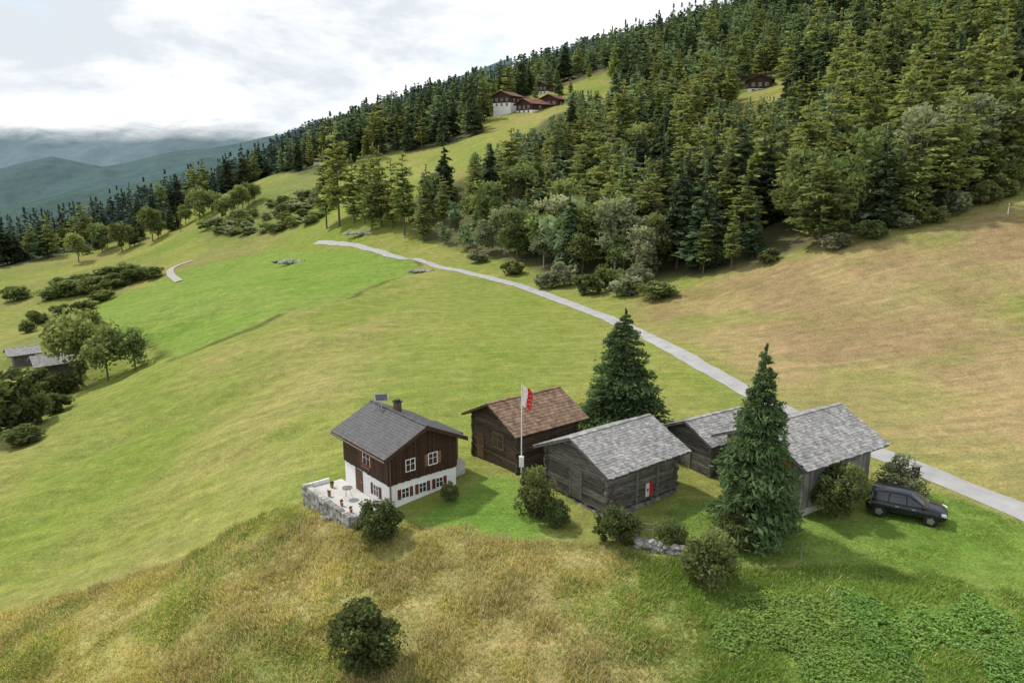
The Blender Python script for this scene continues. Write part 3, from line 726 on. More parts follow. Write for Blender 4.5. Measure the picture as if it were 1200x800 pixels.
def window(par,face,W,Ln,u,z,w_,h_,off=.04,frame='white',shut=None,sw=None,box=False,bars=True):
    fn=place(face,W,Ln)
    p=MB(); f=.06
    fbox(p,fn,u-w_/2-f,u-w_/2,z-f,z+h_+f,0,off); fbox(p,fn,u+w_/2,u+w_/2+f,z-f,z+h_+f,0,off)
    fbox(p,fn,u-w_/2,u+w_/2,z-f,z,0,off-.002); fbox(p,fn,u-w_/2,u+w_/2,z+h_,z+h_+f,0,off-.002)
    if bars:
        fbox(p,fn,u-.02,u+.02,z,z+h_,0,off-.004); fbox(p,fn,u-w_/2,u+w_/2,z+h_*.55,z+h_*.55+.03,0,off-.006)
    wo=p.build('window',MT[frame],par)
    q=MB(); fbox(q,fn,u-w_/2,u+w_/2,z,z+h_,-.02,off-.022); q.build('pane',MT['glass'],wo)
    if shut:
        sw=sw or w_*.5
        for sg in (-1,1):
            s=MB(); c=u+sg*(w_/2+f+sw/2+.01)
            fbox(s,fn,c-sw/2,c+sw/2,z-.03,z+h_+.03,0.01,off+.012)
            for k in range(5): 
                zz=z+.05+k*(h_-.1)/5; fbox(s,fn,c-sw/2+.03,c+sw/2-.03,zz,zz+(h_-.1)/5*.6,0.012,off+.024,.8)
            s.build('shutter',MT[shut],par)
    if box:
        s=MB(); fbox(s,fn,u-w_/2-.1,u+w_/2+.1,z-.22,z-.07,.02,.2); bx=s.build('flower_box',MT['bark'],par)
        s=MB()
        for k in range(12):
            a=fn(u-w_/2+w_*k/11,z-.02+.04*math.sin(k*3),.12); s.rock(a,.05,k)
        s.build('flower',MT['flower'],bx)
    return wo
# ---- chalet B1
A=Wp(457,598,48); A=(A[0],A[1],A[2]-.05)
W1,L1,h1,p1=5.1,5.7,3.85,R(25)
c1=bldg('chalet','small chalet with dark wooden upper floor, white base and grey slate roof','house',A,R(40))
mb=MB(); mb.box(0,0,-1.6,W1,L1,1.72); mb.build('base_wall',MT['render'],c1)
mb=boardwall(W1+.1,L1+.1,1.72,h1,p1,bw=.16,seed=5)
o=mb.build('wall',MT['chaletwood'],c1); o.location=(-.05,-.05,0)
roof(c1,W1,L1,h1,p1,.55,.6,MT['slatedark'],.26,.24,thick=.14,jit=.003,tt=.014,tv=.25)
mb=MB()
for s in(-1,1):
    for yy in(-.62,L1+.6):
        dn=Vector((s*math.cos(p1),0,-math.sin(p1))); SLn=(W1/2+.57)/math.cos(p1)
        mb.obox(Vector((W1/2,yy,h1+W1/2*math.tan(p1)))+dn*SLn/2+Vector((0,0,.02)),dn*SLn/2,(0,.025,0),(0,0,.11))
mb.build('bargeboard',MT['chaletwood'],c1)
mb=MB()
mb.tube((-.62,-.6,h1-.30),(-.62,L1+.6,h1-.30),.06); mb.tube((.05,-.1,h1-.2),(.05,-.1,.1),.04); mb.build('gutter',MT['copper'],c1)
window(c1,'g',W1,L1,1.55,2.35,.62,.72,off=.09,shut='chaletwood',sw=.24)
window(c1,'g',W1,L1,3.25,2.35,.62,.72,off=.09,shut='orangewood',sw=.24)
for u in(1.15,2.45,3.75): window(c1,'g',W1,L1,u,.62,.5,.6,shut='shutter',sw=.24)
window(c1,'l',W1,L1,2.6,2.3,.85,.8,off=.09,shut='shutter',sw=.36,box=True)
window(c1,'l',W1,L1,1.6,.5,.6,.7,shut='shutter',sw=.26)
fn=place('l',W1,L1); mb=MB(); fbox(mb,fn,3.3,4.2,-.1,1.6,0,.05); dd=mb.build('door',MT['browndoor'],c1)
mb=MB(); fbox(mb,fn,3.4,3.45,.8,.85,.05,.1); mb.build('handle',MT['metal'],dd)
mb=MB(); mb.box(W1+.06,1.0,-.6,W1+1.5,4.4,1.35); mb.build('porch_base',MT['concrete'],c1)
mb=MB(); 
for k in range(8): mb.box(W1+.12+k*.15,1.55,1.35,W1+.12+k*.15+.135,1.62,3.25,.8+.4*random.random())
for k in range(9): mb.box(W1+1.3,1.62+k*.27,1.35,W1+1.36,1.62+k*.27+.25,2.3,.8+.4*random.random())
mb.build('porch_panel',MT['orangewood'],c1)
for yy in(1.6,4.1):
    mb=MB(); mb.box(W1+1.24,yy,1.35,W1+1.36,yy+.12,3.25); mb.build('porch_post',MT['orangewood'],c1)
mb=MB(); mb.obox((W1+.85,2.9,3.42),(.75,0,-.2),(0,1.6,0),(.01,0,.05)); mb.build('porch_roof',MT['slatedark'],c1)
mb=MB(); mb.box(2.9,3.6,4.6,3.3,4.0,5.6); ch=mb.build('chimney',MT['copper'],c1)
mb=MB(); mb.box(2.83,3.53,5.6,3.37,4.07,5.66); mb.box(2.95,3.65,5.66,3.25,3.95,5.76,.8); mb.build('chimney_cap',MT['darkmetal'],ch)
mb=MB(); nv=Vector((-.15,-.75,.65)).normalized(); ux=Vector((.8,-.3,0)); ux=(ux-nv*ux.dot(nv)).normalized(); uy=nv.cross(ux)
pc=Vector((2.35,4.6,5.85)); mb.obox(pc,ux*.42,uy*.24,nv*.02); sp=mb.build('solar_panel',MT['panel'],c1)
mb=MB()
for a,b in((1,0),(-1,0),(0,1),(0,-1)):
    mb.obox(pc+ux*.43*a+uy*.25*b,ux*(.015 if a else .445),uy*(.015 if b else .265),nv*.03)
mb.tube(pc,(2.35,4.6,4.85),.03); mb.tube(pc+uy*.2,(2.35,5.0,5.0),.02); mb.build('panel_frame',MT['metal'],sp)
mb=MB(); mb.tube((2.0,5.0,4.7),(2.0,5.0,6.2),.02); mb.tube((1.8,5.0,6.1),(2.2,5.0,6.1),.015); mb.tube((1.85,5.0,5.9),(2.15,5.0,5.9),.015); mb.build('antenna',MT['metal'],c1)
# terrace
c40,s40=math.cos(R(40)),math.sin(R(40))
def b1(xl,yl,z): return (A[0]+xl*c40-yl*s40,A[1]+xl*s40+yl*c40,A[2]+z)
te=thing('terrace','pale paved terrace with dry stone retaining wall beside the white-based chalet','terrace',b1(0,0,0),R(40))
mb=MB(); mb.box(-2.35,.45,-1.2,-.01,6.3,.12); mb.build('paving',MT['concrete'],te)
g=random.Random(4); mb=MB()
def stonewall(mb,x0,y0,x1,y1,z0,z1,th,g):
    Ln=math.hypot(x1-x0,y1-y0); dx,dy=(x1-x0)/Ln,(y1-y0)/Ln; z=z0
    mb.obox(((x0+x1)/2,(y0+y1)/2,(z0+z1)/2-.03),(dx*Ln/2,dy*Ln/2,0),(-dy*th*.36,dx*th*.36,0),(0,0,(z1-z0)/2-.02),.4)
    while z<z1:
        hh=.16+.08*g.random(); s=-.1
        while s<Ln:
            w_=.22+.28*g.random()
            j=g.uniform(-.03,.03)
            mb.obox((x0+dx*(s+w_/2)-dy*j,y0+dy*(s+w_/2)+dx*j,z+hh/2+g.uniform(-.01,.01)),(dx*(w_/2-.012),dy*(w_/2-.012),g.uniform(-.02,.02)),(-dy*th/2,dx*th/2,0),(0,0,hh/2-.01),.45+.8*g.random())
            s+=w_
        z+=hh
stonewall(mb,-2.6,.3,-2.6,6.4,-2.0,.22,.35,g); stonewall(mb,-2.5,.28,-.3,.28,-1.8,.22,.35,g); mb.build('stone_wall',MT['stone'],te)
mb=MB(); mb.box(-2.4,6.31,.12,-.9,6.44,.40); mb.build('parapet',MT['render'],te)
fl=MB(); fl.tube((-2.2,6.1,.1),(-2.2,6.1,2.2),.02); fl.build('post',MT['metal'],te)
for i,(xl,yl,rad) in enumerate(((-2.05,1.2,.11),(-2.05,2.4,.11),(-2.0,4.2,.12),(-1.2,5.4,.13),(-.5,1.0,.11))):
    t=thing('flower_pot',['terracotta pot of red flowers nearest the front corner of the terrace','second terracotta flower pot along the terrace edge','third terracotta flower pot along the terrace edge','largest terracotta pot near the back of the terrace','terracotta pot against the white wall of the chalet'][i],'flower pot',b1(xl,yl,.12))
    mb=MB(); mb.tube((0,0,0),(0,0,rad*1.7),rad*.7,rad,12); mb.build('pot',MT['terracotta'],t)
    V,T_=broad(700+i,8,60,rx=.5,rz=.5,cz=.5,leaf=.12); pl=bpy.data.objects.new('plant',quads_mesh('plant',V*np.array([rad*2.6]*3)+np.array([0,0,rad*1.5]),T_,MT['leaf'])); link(pl,t)
    mb=MB()
    for k in range(7): mb.rock((g.uniform(-1,1)*rad,g.uniform(-1,1)*rad,rad*3+g.uniform(-.1,.12)),.026,k)
    mb.build('flower',MT['flower'],pl)
t=thing('garden_table','small round table on the chalet terrace','table',b1(-1.2,3.2,.12))
mb=MB(); mb.tube((0,0,.7),(0,0,.74),.34,.34,20); mb.build('tabletop',MT['greywood'],t)
for k in range(3):
    mb=MB(); mb.tube((math.cos(k*2.1)*.3,math.sin(k*2.1)*.3,0),(math.cos(k*2.1+.3)*.12,math.sin(k*2.1+.3)*.12,.7),.018); mb.build('leg',MT['metal'],t)
# ---- B2
A2=Wp(607,556,52.6); W2,L2,h2,p2=5.2,5.3,3.15,R(26)
c2=bldg('cabin','dark timber cabin with brown tiled roof between chalet and log barn','house',A2,R(38-90),W2,0)
logwall(W2,L2,-1.2,h2,p2,seed=11,ch=.2).build('wall',MT['brownlog'],c2)
roof(c2,W2,L2,h2,p2,.55,.7,MT['tilebrown'],.25,.3,thick=.12,jit=.006,tt=.028,tv=.5)
window(c2,'g',W2,L2,3.1,1.35,1.1,1.0,off=.15,frame='orangewood')
fn=place('g',W2,L2); mb=MB(); fbox(mb,fn,.6,1.4,0,1.9,.05,.13); dd=mb.build('door',MT['browndoor'],c2)
mb=MB(); fbox(mb,fn,1.28,1.32,.9,1.0,.13,.17); mb.build('handle',MT['metal'],dd)
# ---- B3 log barn
A3=Wp(713,612,46.9); W3,L3,h3,p3=5.7,5.9,3.35,R(24)
c3=bldg('log_barn','weathered dark log barn with pale stone slab roof in the centre','barn',A3,R(38-90),W3,0)
logwall(W3,L3,.55,h3,p3,seed=12,ch=.21,ext=.28,jit=.03).build('wall',MT['darklog'],c3)
mb=MB(); mb.box(.25,.25,-1.5,W3-.25,L3-.25,.5,.5); stonewall(mb,.15,.12,W3-.1,.12,-1.2,.3,.4,g); stonewall(mb,W3-.12,.1,W3-.12,L3,-1.2,.3,.4,g); mb.build('foundation',MT['stone'],c3)
for s in np.linspace(.0,1,4):
    mb=MB(); mb.tube((W3+.02,.2+s*(L3-.4),.2),(W3+.02,.2+s*(L3-.4),.56),.14); mb.build('stilt',MT['greywood'],c3)
    if s<.99: mb=MB(); mb.tube((.2+s*(W3-.4),.02,.2),(.2+s*(W3-.4),.02,.56),.14); mb.build('stilt',MT['greywood'],c3)
roof(c3,W3,L3,h3,p3,.6,.75,MT['slate'],.22,.23,thick=.16,jit=.035,tt=.03,tv=.55)
fn=place('g',W3,L3); mb=MB()
fbox(mb,fn,2.4,3.3,.8,2.5,.08,.13); dd=mb.build('door',MT['darklog'],c3)
mb=MB(); fbox(mb,fn,2.3,2.4,.75,2.6,.07,.17); fbox(mb,fn,3.3,3.4,.75,2.6,.07,.17); fbox(mb,fn,2.4,3.3,2.5,2.62,.07,.168); mb.build('frame',MT['greywood'],dd)
fn=place('r',W3,L3)
for u in(2.2,4.1): mb=MB(); fbox(mb,fn,u,u+.14,.6,h3,.09,.2); mb.build('upright_beam',MT['greywood'],c3)
bn=thing('banner','small red and white banner hanging on the side wall of the log barn','banner',c3.location,R(38-90))
mb=MB(); fbox(mb,fn,3.1,3.42,.85,1.75,.13,.15); mb.build('white_half',MT['white'],bn)
mb=MB(); fbox(mb,fn,3.42,3.74,.85,1.75,.13,.15); fbox(mb,fn,3.2,3.36,1.2,1.4,.15,.154); mb.build('red_half',MT['red'],bn)
# ---- B4 boarded barn
A4=Wp(938,610,46.6); W4,L4,h4,p4=6.0,6.7,3.75,R(25)
c4=bldg('boarded_barn','large grey vertical-board barn with stone slab roof beside the parked car','barn',A4,R(33-90),W4,0)
boardwall(W4,L4,.75,h4,p4,seed=13,bw=.2).build('wall',MT['greyboards'],c4)
mb=MB(); mb.box(.05,.05,-1.5,W4-.05,L4-.05,.75); mb.build('base_wall',MT['concrete'],c4)
roof(c4,W4,L4,h4,p4,.65,.8,MT['slate'],.22,.23,thick=.16,jit=.035,tt=.03,seed=3,tv=.55)
fn=place('g',W4,L4); mb=MB(); fbox(mb,fn,4.1,5.1,2.3,3.6,.03,.1); mb.build('hatch',MT['orangewood'],c4)
fn=place('r',W4,L4); mb=MB(); fbox(mb,fn,3.6,5.2,.8,2.9,.03,.09); dd=mb.build('door',MT['greyboards'],c4); 
mb=MB(); fbox(mb,fn,3.6,5.2,1.1,1.25,.09,.12); fbox(mb,fn,3.6,5.2,2.4,2.55,.09,.12); mb.build('crossbar',MT['greywood'],dd)
# ---- B5 small barn behind
A5=Wp(832,563,52.6); W5,L5,h5,p5=4.1,4.4,2.75,R(24)
c5=bldg('small_barn','small old log barn with stone slab roof just left of the tall spruce','barn',A5,R(33-90),W5,0)
logwall(W5,L5,-1.,h5,p5,seed=14,ch=.2).build('wall',MT['darklog'],c5)
roof(c5,W5,L5,h5,p5,.45,.6,MT['slate'],.22,.23,thick=.14,jit=.035,tt=.03,seed=5,tv=.55)
fn=place('g',W5,L5); mb=MB(); fbox(mb,fn,1.4,2.3,0,1.8,.08,.12); mb.build('door',MT['greywood'],c5)
# ---- village and distant houses
def far_house(px,py,d,wpx,yaw,label,roofm,wallm='chaletwood',basem='render',ratio=1.1,hh=4.6,name='mountain_house',cat='house',group=None,side='r'):
    a=Wp(px,py,d); W=wpx/F*d; Ln=W*ratio
    t=bldg(name,label,cat,a,R(yaw),W/2,0,group); pit=R(22)
    mb=MB(); mb.box(0.03,0.03,-5,W-.03,Ln-.03,hh*.38); mb.build('base_wall',MT[basem],t)
    mb=MB(); prism(mb,W,Ln,hh*.38,hh,pit); mb.build('wall',MT[wallm],t)
    roof(t,W,Ln,hh,pit,.9,1.0,MT[roofm],1.0 if d>200 else .35,.9 if d>200 else .35,thick=.2,jit=.004,tt=.04,tv=.4)
    if hh>3.5:
        for fz in (.12,.55):
            nwin=3
            for k in range(nwin):
                window(t,'g',W,Ln,W*(k+.75)/(nwin+.5),hh*fz,.9,1.0,off=.08)
            for k in range(2): window(t,side,W,Ln,Ln*(k+.8)/2.6,hh*fz,.9,1.,off=.08)
    return t
far_house(890,110,262,26,-15,'lone chalet with red roof and white base high among the trees at right','redroof')
far_house(588,126,318,24,-30,'brown roofed chalet at the left end of the hillside hamlet','tilebrown')
far_house(614,134,312,28,-50,'wide red roofed chalet in front in the hillside hamlet','redroof',ratio=1.5,hh=4)
far_house(643,130,316,24,-30,'red roofed chalet at the right of the hamlet front row','redroof')
far_house(634,112,360,18,-40,'small dark chalet in the middle of the hillside hamlet','tilebrown')
far_house(670,106,392,20,-30,'upper chalet of the hamlet standing left of the highest one','tilebrown')
far_house(696,96,400,24,-30,'highest chalet of the hamlet with a red roof near the skyline','redroof')
far_house(682,104,388,14,-50,'tiny hut between the two uppermost chalets of the hamlet','redroof',hh=3)
a=G(370,194); far_house(372,193,a.y*CP-a.z*SP if a.y<600 else 330,12,-30,'tiny brown hut on the shoulder left of the larches','tilebrown',hh=3,wallm='brownlog')
for px,py,wpx,hh_,lab in ((47,448,40,3.45,'larger grey boarded barn at the left edge below the meadow'),(16,430,26,2.6,'smaller grey hut behind the barn at the left edge')):
    a=G(px,py); d=a.y*CP-a.z*SP
    far_house(px,py,d,wpx*.75,-50,lab,'slate','darklog','darklog',hh=hh_,name='field_barn',cat='barn')
# ---------------------------------------------------------------- flagpole + flag
fp=Vector(Wp(611,553,51.0)); fp.z=float(Hm(fp.x,fp.y))
t=thing('flagpole','tall thin white flagpole in front of the brown roofed cabin','flagpole',fp)
HP=6.9
mb=MB(); mb.tube((0,0,-.2),(0,0,HP),.045,.03,10); mb.build('pole',MT['white'],t)
mb=MB(); mb.rock((0,0,HP+.05),.06,1,fl=1); mb.build('finial',MT['metal'],t)
mb=MB(); mb.box(-.16,-.2,1.2,.16,.04,1.9); mb.build('box',MT['white'],t)
fl=thing('flag','red and white starred flag hanging limp from the flagpole','flag',fp)
def flagp(u,v):
    return (.05+u*.62+.05*math.sin(v*5), .10*math.sin(u*11+v*1.5)*(.3+u), HP-.1-v*1.35-u*.42-.03*math.sin(u*9))
for nm,u0,u1,mt in (('white_field',0,.5,'white'),('red_field',.5,1,'red')):
    mb=MB()
    for i in range(12):
        for j in range(16):
            a,b=u0+(u1-u0)*i/12,u0+(u1-u0)*(i+1)/12; c,d=j/16,(j+1)/16
            mb.quad(flagp(a,c),flagp(b,c),flagp(b,d),flagp(a,d))
    mb.build(nm,MT[mt],fl)
for nm,mt,cs in (('red_star','red',[(.36,.2),(.36,.4),(.36,.6),(.36,.8),(.2,.3),(.2,.5),(.2,.7)]),('white_star','white',[(.64,.2),(.64,.4),(.64,.6),(.64,.8),(.8,.3),(.8,.5),(.8,.7)])):
    for cu,cv in cs:
        mb=MB()
        for sgn in (-1,1):
            pl=[]
            for k in range(10):
                r_=.05 if k%2==0 else .02; an=k*math.pi/5
                q=flagp(cu+math.sin(an)*r_*1.1,cv-math.cos(an)*r_*.8); pl.append((q[0],q[1]+sgn*.008,q[2]))
            cc=flagp(cu,cv); cc=(cc[0],cc[1]+sgn*.008,cc[2])
            for k in range(10): mb.quad(cc,pl[k],pl[(k+1)%10])
        mb.build(nm,MT[mt],fl)
# ---------------------------------------------------------------- car
cp_=Wp(1060,606,46.6); cz_=float(Hm(cp_[0],cp_[1]))
car=thing('parked_car','dark blue-black estate car parked on the grass beside the boarded barn','car',(cp_[0],cp_[1],cz_+.02),R(-30))
ST=[(-2.2,.70,.48,.78),(-2.12,.82,.34,1.0),(-1.9,.87,.28,1.04),(-1.4,.90,.27,1.04),(-.7,.905,.26,1.02),(0,.905,.26,1.005),(.7,.90,.26,.99),(1.05,.895,.26,.98),(1.5,.88,.28,.93),(1.85,.85,.3,.87),(2.08,.78,.34,.77),(2.2,.64,.42,.64)]
rings=[]
for x_,w_,zb,zs in ST:
    h_=zs-zb
    half=[(w_*.55,zb),(w_*.93,zb+.04),(w_,zb+h_*.35),(w_*.985,zb+h_*.68),(w_*.93,zb+h_*.92),(w_*.8,zs),(w_*.4,zs+.035),(0,zs+.045)]
    rings.append([(x_,-a,b) for a,b in half]+[(x_,a,b) for a,b in half[-2::-1]])
mb=MB()
nr_=len(rings[0])
for r_ in rings: mb.v+=r_
for i in range(len(rings)-1):
    for k in range(nr_-1):
        mb.f.append((i*nr_+k,(i+1)*nr_+k,(i+1)*nr_+k+1,i*nr_+k+1)); mb.t.append(1)
    mb.f.append((i*nr_,i*nr_+nr_-1,(i+1)*nr_+nr_-1,(i+1)*nr_)); mb.t.append(1)
mb.f.append(tuple(range(nr_))); mb.t.append(1); mb.f.append(tuple(range((len(rings)-1)*nr_,len(rings)*nr_))[::-1]); mb.t.append(1)
mb.build('body',MT['carpaint'],car,smooth=True)
GS=[(-2.08,.80,1.0,.74,1.06),(-1.9,.84,1.02,.70,1.30),(-1.6,.86,1.02,.665,1.50),(-1.0,.87,1.01,.67,1.545),(-.3,.87,1.0,.67,1.555),(.2,.865,.995,.66,1.52),(.55,.85,.985,.68,1.36),(.9,.82,.98,.73,1.15),(1.18,.79,.97,.77,1.0)]
def gring(s):
    x_,w0,z0,w1,z1=s; h=[(w0,z0),(w0*.55+w1*.45,z0*.5+z1*.5),(w1,z1-.05*(z1>1.3)),(w1*.86,z1),(w1*.4,z1+.035),(0,z1+.045)]
    return [(x_,-a,b) for a,b in h]+[(x_,a,b) for a,b in h[-2::-1]]
rg=[gring(s) for s in GS]; m_=len(rg[0])
gl=MB(); rf=MB()
for r_ in rg: gl.v+=r_
for i in range(len(rg)-1):
    for k in range(m_-1): gl.f.append((i*m_+k,(i+1)*m_+k,(i+1)*m_+k+1,i*m_+k+1)); gl.t.append(1)
gl.f.append(tuple(range(m_))); gl.t.append(1); gl.f.append(tuple(range((len(rg)-1)*m_,len(rg)*m_))[::-1]); gl.t.append(1)
gl.build('window',MT['glass'],car,smooth=True)
for r_ in rg[2:6]: rf.v+=[(p[0]-(.12 if r_ is rg[2] else -.06 if r_ is rg[5] else 0),p[1]*1.012,p[2]+.012) for p in r_[2:m_-2]]
q_=m_-4
for i in range(3):
    for k in range(q_-1): rf.f.append((i*q_+k,(i+1)*q_+k,(i+1)*q_+k+1,i*q_+k+1)); rf.t.append(1)
rf.build('roof',MT['carpaint'],car,smooth=True)
for s in(-1,1):
    for pa,pb,rr_ in (((1.12,s*.80,.98),(.25,s*.665,1.5),.035),((.05,s*.87,1.0),(.0,s*.675,1.50),.03),((-.95,s*.875,1.0),(-.9,s*.675,1.50),.035),((-2.0,s*.83,1.0),(-1.62,s*.67,1.47),.06)):
        mb=MB(); mb.tube(pa,pb,rr_); mb.build('pillar',MT['carpaint'],car)
    mb=MB(); mb.tube((-1.55,s*.60,1.585),(.1,s*.60,1.585),.014); mb.build('roof_rail',MT['darkmetal'],car)
    mb=MB(); mb.rock((.95,s*1.0,1.07),.11,3,fl=.7); mb.build('mirror',MT['carpaint'],car)
    mb=MB(); mb.obox((2.0,s*.68,.73),(.13,-s*.05,-.03),(.05,s*.12,0),(0,0,.07)); mb.build('headlight',MT['lamp'],car)
    mb=MB(); mb.obox((-2.14,s*.70,.90),(.06,0,0),(0,.12,0),(0,0,.09)); mb.build('tail_light',MT['tail'],car)
    for x_ in(-.45,.45):
        mb=MB(); mb.box(x_-.1,s*.915-.015,.80,x_+.1,s*.915+.015,.83); mb.build('door_handle',MT['metal'],car)
mb=MB(); mb.box(2.12,-.4,.45,2.22,.4,.62); mb.build('grille',MT['darkmetal'],car)
mb=MB(); mb.box(2.215,-.26,.36,2.235,.26,.46); mb.build('number_plate',MT['white'],car)
for x_ in(-1.38,1.38):
    for s in(-1,1):
        mb=MB(); mb.tube((x_,s*.70,.33),(x_,s*.915,.33),.40,.40,22); mb.build('wheel_arch',MT['tyre'],car)
        mb=MB(); mb.tube((x_,s*.74,.32),(x_,s*.94,.32),.325,.315,22); wh=mb.build('wheel',MT['tyre'],car)
        mb=MB(); mb.tube((x_,s*.90,.32),(x_,s*.95,.32),.20,.19,16)
        for k in range(5):
            a=k*2*math.pi/5; mb.obox((x_+math.cos(a)*.12,s*.955,.32+math.sin(a)*.12),(math.cos(a)*.11,0,math.sin(a)*.11),(0,.01,0),(-math.sin(a)*.025,0,math.cos(a)*.025))
        mb.build('rim',MT['rim'],wh)
# ---------------------------------------------------------------- small things
p=G(1069,584)
t=thing('notice_post','dark notice box on a post behind the parked car','sign',p,R(20))
mb=MB(); mb.tube((0,0,-.2),(0,0,1.2),.05); mb.build('post',MT['bark'],t)
mb=MB(); mb.box(-.22,-.12,1.2,.22,.12,2.2); mb.build('box',MT['darkmetal'],t)
mb=MB(); mb.box(-.3,-.2,2.2,.3,.2,2.26); mb.build('lid',MT['greywood'],t)
p=G(1181,251)
t=thing('trail_marker','small post with orange marker at the forest edge on the right','marker',p)
mb=MB(); mb.tube((0,0,-.2),(0,0,1.5),.06); mb.build('post',MT['white'],t)
mb=MB(); mb.tube((0,0,1.0),(0,0,1.25),.12); mb.build('band',MT['orange'],t)
for i,(px,py,h_,lab) in enumerate(((903,652,1.0,'short pale fence post left of the other one on the lawn edge'),(938,656,1.0,'short pale fence post right of the other one on the lawn edge'),(795,646,1.1,'thin stake beside the stone wall of the log barn'),(215,672,1.0,'lone stake on the brink of the bank at left'),(860,560,2.2,'tall stake beside the small old barn'))):
    p=G(px,py); mb=MB(); mb.tube((0,0,-.2),(.03,0,h_),.04,.035,7); mb.tube((.03,0,h_),(.03,0,h_+.03),.035,.015,7)
    o=mb.build('fence_post',MT['greyboards']); o.location=p; tag(o,lab,'post')
p0=G(744,640);p1_=G(800,652)
sw=thing('stone_wall','low rubble stone wall on the bank right of the log barn','wall',p0)
mb=MB(); dlt=p1_-p0
for k in range(110):
    u=g.random(); mb.rock((dlt.x*u+g.uniform(-.15,.15),dlt.y*u+g.uniform(-.2,.2),dlt.z*u+g.random()*.7-.2),.12+.12*g.random(),k,.6+.6*g.random())
mb.build('stones',MT['stone'],sw)
p0=G(748,628);p1_=G(800,634); dlt=p1_-p0
rl=thing('wooden_railing','grey wooden railing running from the log barn towards the spruce','railing',p0)
for k in range(3):
    mb=MB(); q=dlt*(k/2); mb.tube((q.x,q.y,q.z-.2),(q.x,q.y,q.z+.9),.04); mb.build('post',MT['greyboards'],rl)
for zz in(.45,.8):
    mb=MB(); mb.tube((0,0,zz),(dlt.x,dlt.y,dlt.z+zz),.035); mb.build('rail',MT['greyboards'],rl)
for cxp,cyp,wpx,lab in ((342,309,50,'grey stone heap in the middle of the bright green field'),(496,319,34,'grassy stone heap at the right tip of the bright green field'),(425,275,44,'pale gravel heap beside the end of the track'),(392,607,30,'pile of stones below the terrace wall of the chalet')):
    p=G(cxp,cyp); d=p.y*CP-p.z*SP; w_=wpx/F*d
    t=thing('stone_heap',lab,'stones',p); mb=MB()
    for k in range(150):
        u=max(-.5,min(.5,g.gauss(0,.2))); v=max(-.45,min(.45,g.gauss(0,.18))); rad=(.016+.022*g.random())*w_*1.6
        mb.rock((u*w_,v*w_*.4,rad*.5+max(0,.07*w_*(.6-abs(u)*1.6))*g.random()),rad,k,.6+.6*g.random())
    mb.build('stones',MT['stone'],t)
    if cxp in(342,496):
        for k in range(3):
            V,T_=broad(800+k,8,50,rx=.5,rz=.5,cz=.4,leaf=.1); pl=bpy.data.objects.new('plant',quads_mesh('plant',V*np.array([w_*.3,w_*.2,w_*.1])+np.array([(k-1)*w_*.35,0,0]),T_,MT['leaf'])); link(pl,t)
pp=[G(-30,352),G(152,292),G(212,272)]
tops=[]
for i,p in enumerate(pp):
    lab=['wooden power pole farthest left','wooden power pole in the middle of the left slope line','wooden power pole nearest the rounded shoulder'][i]
    t=thing('power_pole',lab,'power pole',p)
    mb=MB(); mb.tube((0,0,-.5),(0,0,8.5),.16,.11); mb.build('pole',MT['bark'],t)
    mb=MB(); mb.box(-.8,-.06,7.9,.8,.06,8.02); mb.build('crossarm',MT['bark'],t); tops.append(p+Vector((0,0,8.1)))
mb=MB()
for sg in(-.6,.6):
    for a,b in zip(tops[:-1],tops[1:]):
        pr=None
        for k in range(15):
            u=k/14; q=a.lerp(b,u)+Vector((sg,0,-1.5*4*u*(1-u)))
            if pr is not None: mb.tube(pr,q,.03,.03,4,cap=False)
            pr=q
o=mb.build('power_line',MT['darkmetal']); tag(o,'pair of thin wires strung between the poles on the left','wire')
# ---------------------------------------------------------------- grass tufts (uncountable)
def tufts(name,poly,n,h0,h1,mat,label,seed,blades=6,wid=.03,spread=.14,dens=None,lean=(.15,.8)):
    g=np.random.default_rng(seed); P=np.array(poly); x0,y0=P.min(0);x1,y1=P.max(0); X=g.uniform(x0,x1,n*7);Y=g.uniform(y0,y1,n*7)
    m=sdist(poly,X,Y)+ (fbm(X,Y,88)-.5)*1.2>0; m&=(Y>24)
    px,py,d=proj(X,Y,Hm(X,Y)); m&=(px>-60)&(px<1260)&(py<860)
    if dens is not None: m&=g.random(len(X))<dens(X,Y)
    X=X[m][:n];Y=Y[m][:n]; ZZ=Hm(X,Y); k=len(X)
    cl=fbm(X/1.6,Y/1.6,14); hh=(h0+(h1-h0)*np.clip((cl-.3)*2.2,0,1))*g.uniform(.6,1.2,k)
    bx=X[:,None]+g.normal(0,spread,(k,blades)); by=Y[:,None]+g.normal(0,spread,(k,blades)); bz=np.repeat(ZZ[:,None],blades,1)-.03
    a=g.random((k,blades))*6.28; ln=g.uniform(lean[0],lean[1],(k,blades)); H=hh[:,None]*g.uniform(.6,1.1,(k,blades))
    tx=np.cos(a)*ln*H; ty=np.sin(a)*ln*H
    sx=-np.sin(a+.7)*wid; sy=np.cos(a+.7)*wid
    p0=np.stack([bx-sx,by-sy,bz],-1);p1=np.stack([bx+sx,by+sy,bz],-1);p2=np.stack([bx+tx+sx*.35,by+ty+sy*.35,bz+H],-1);p3=np.stack([bx+tx-sx*.35,by+ty-sy*.35,bz+H*.98],-1)
    V=np.stack([p0,p1,p2,p3],-2).reshape(-1,3)
    T_=(g.uniform(.7,1.25,(k,blades))*(.65+.7*fbm(X/3.5,Y/3.5,15))[:,None]).ravel()
    o=bpy.data.objects.new(name,quads_mesh(name,V,T_,mat)); COL.objects.link(o); o['kind']='stuff'; o['label']=label; o['category']='grass'
tufts('tall_grass',BANK,26000,.08,.36,MT['grassblade'],'tall dry unmown grass covering the bank in front of the buildings',1,lean=(.3,1.1),dens=lambda a,b:1-.93*gright(a,b))
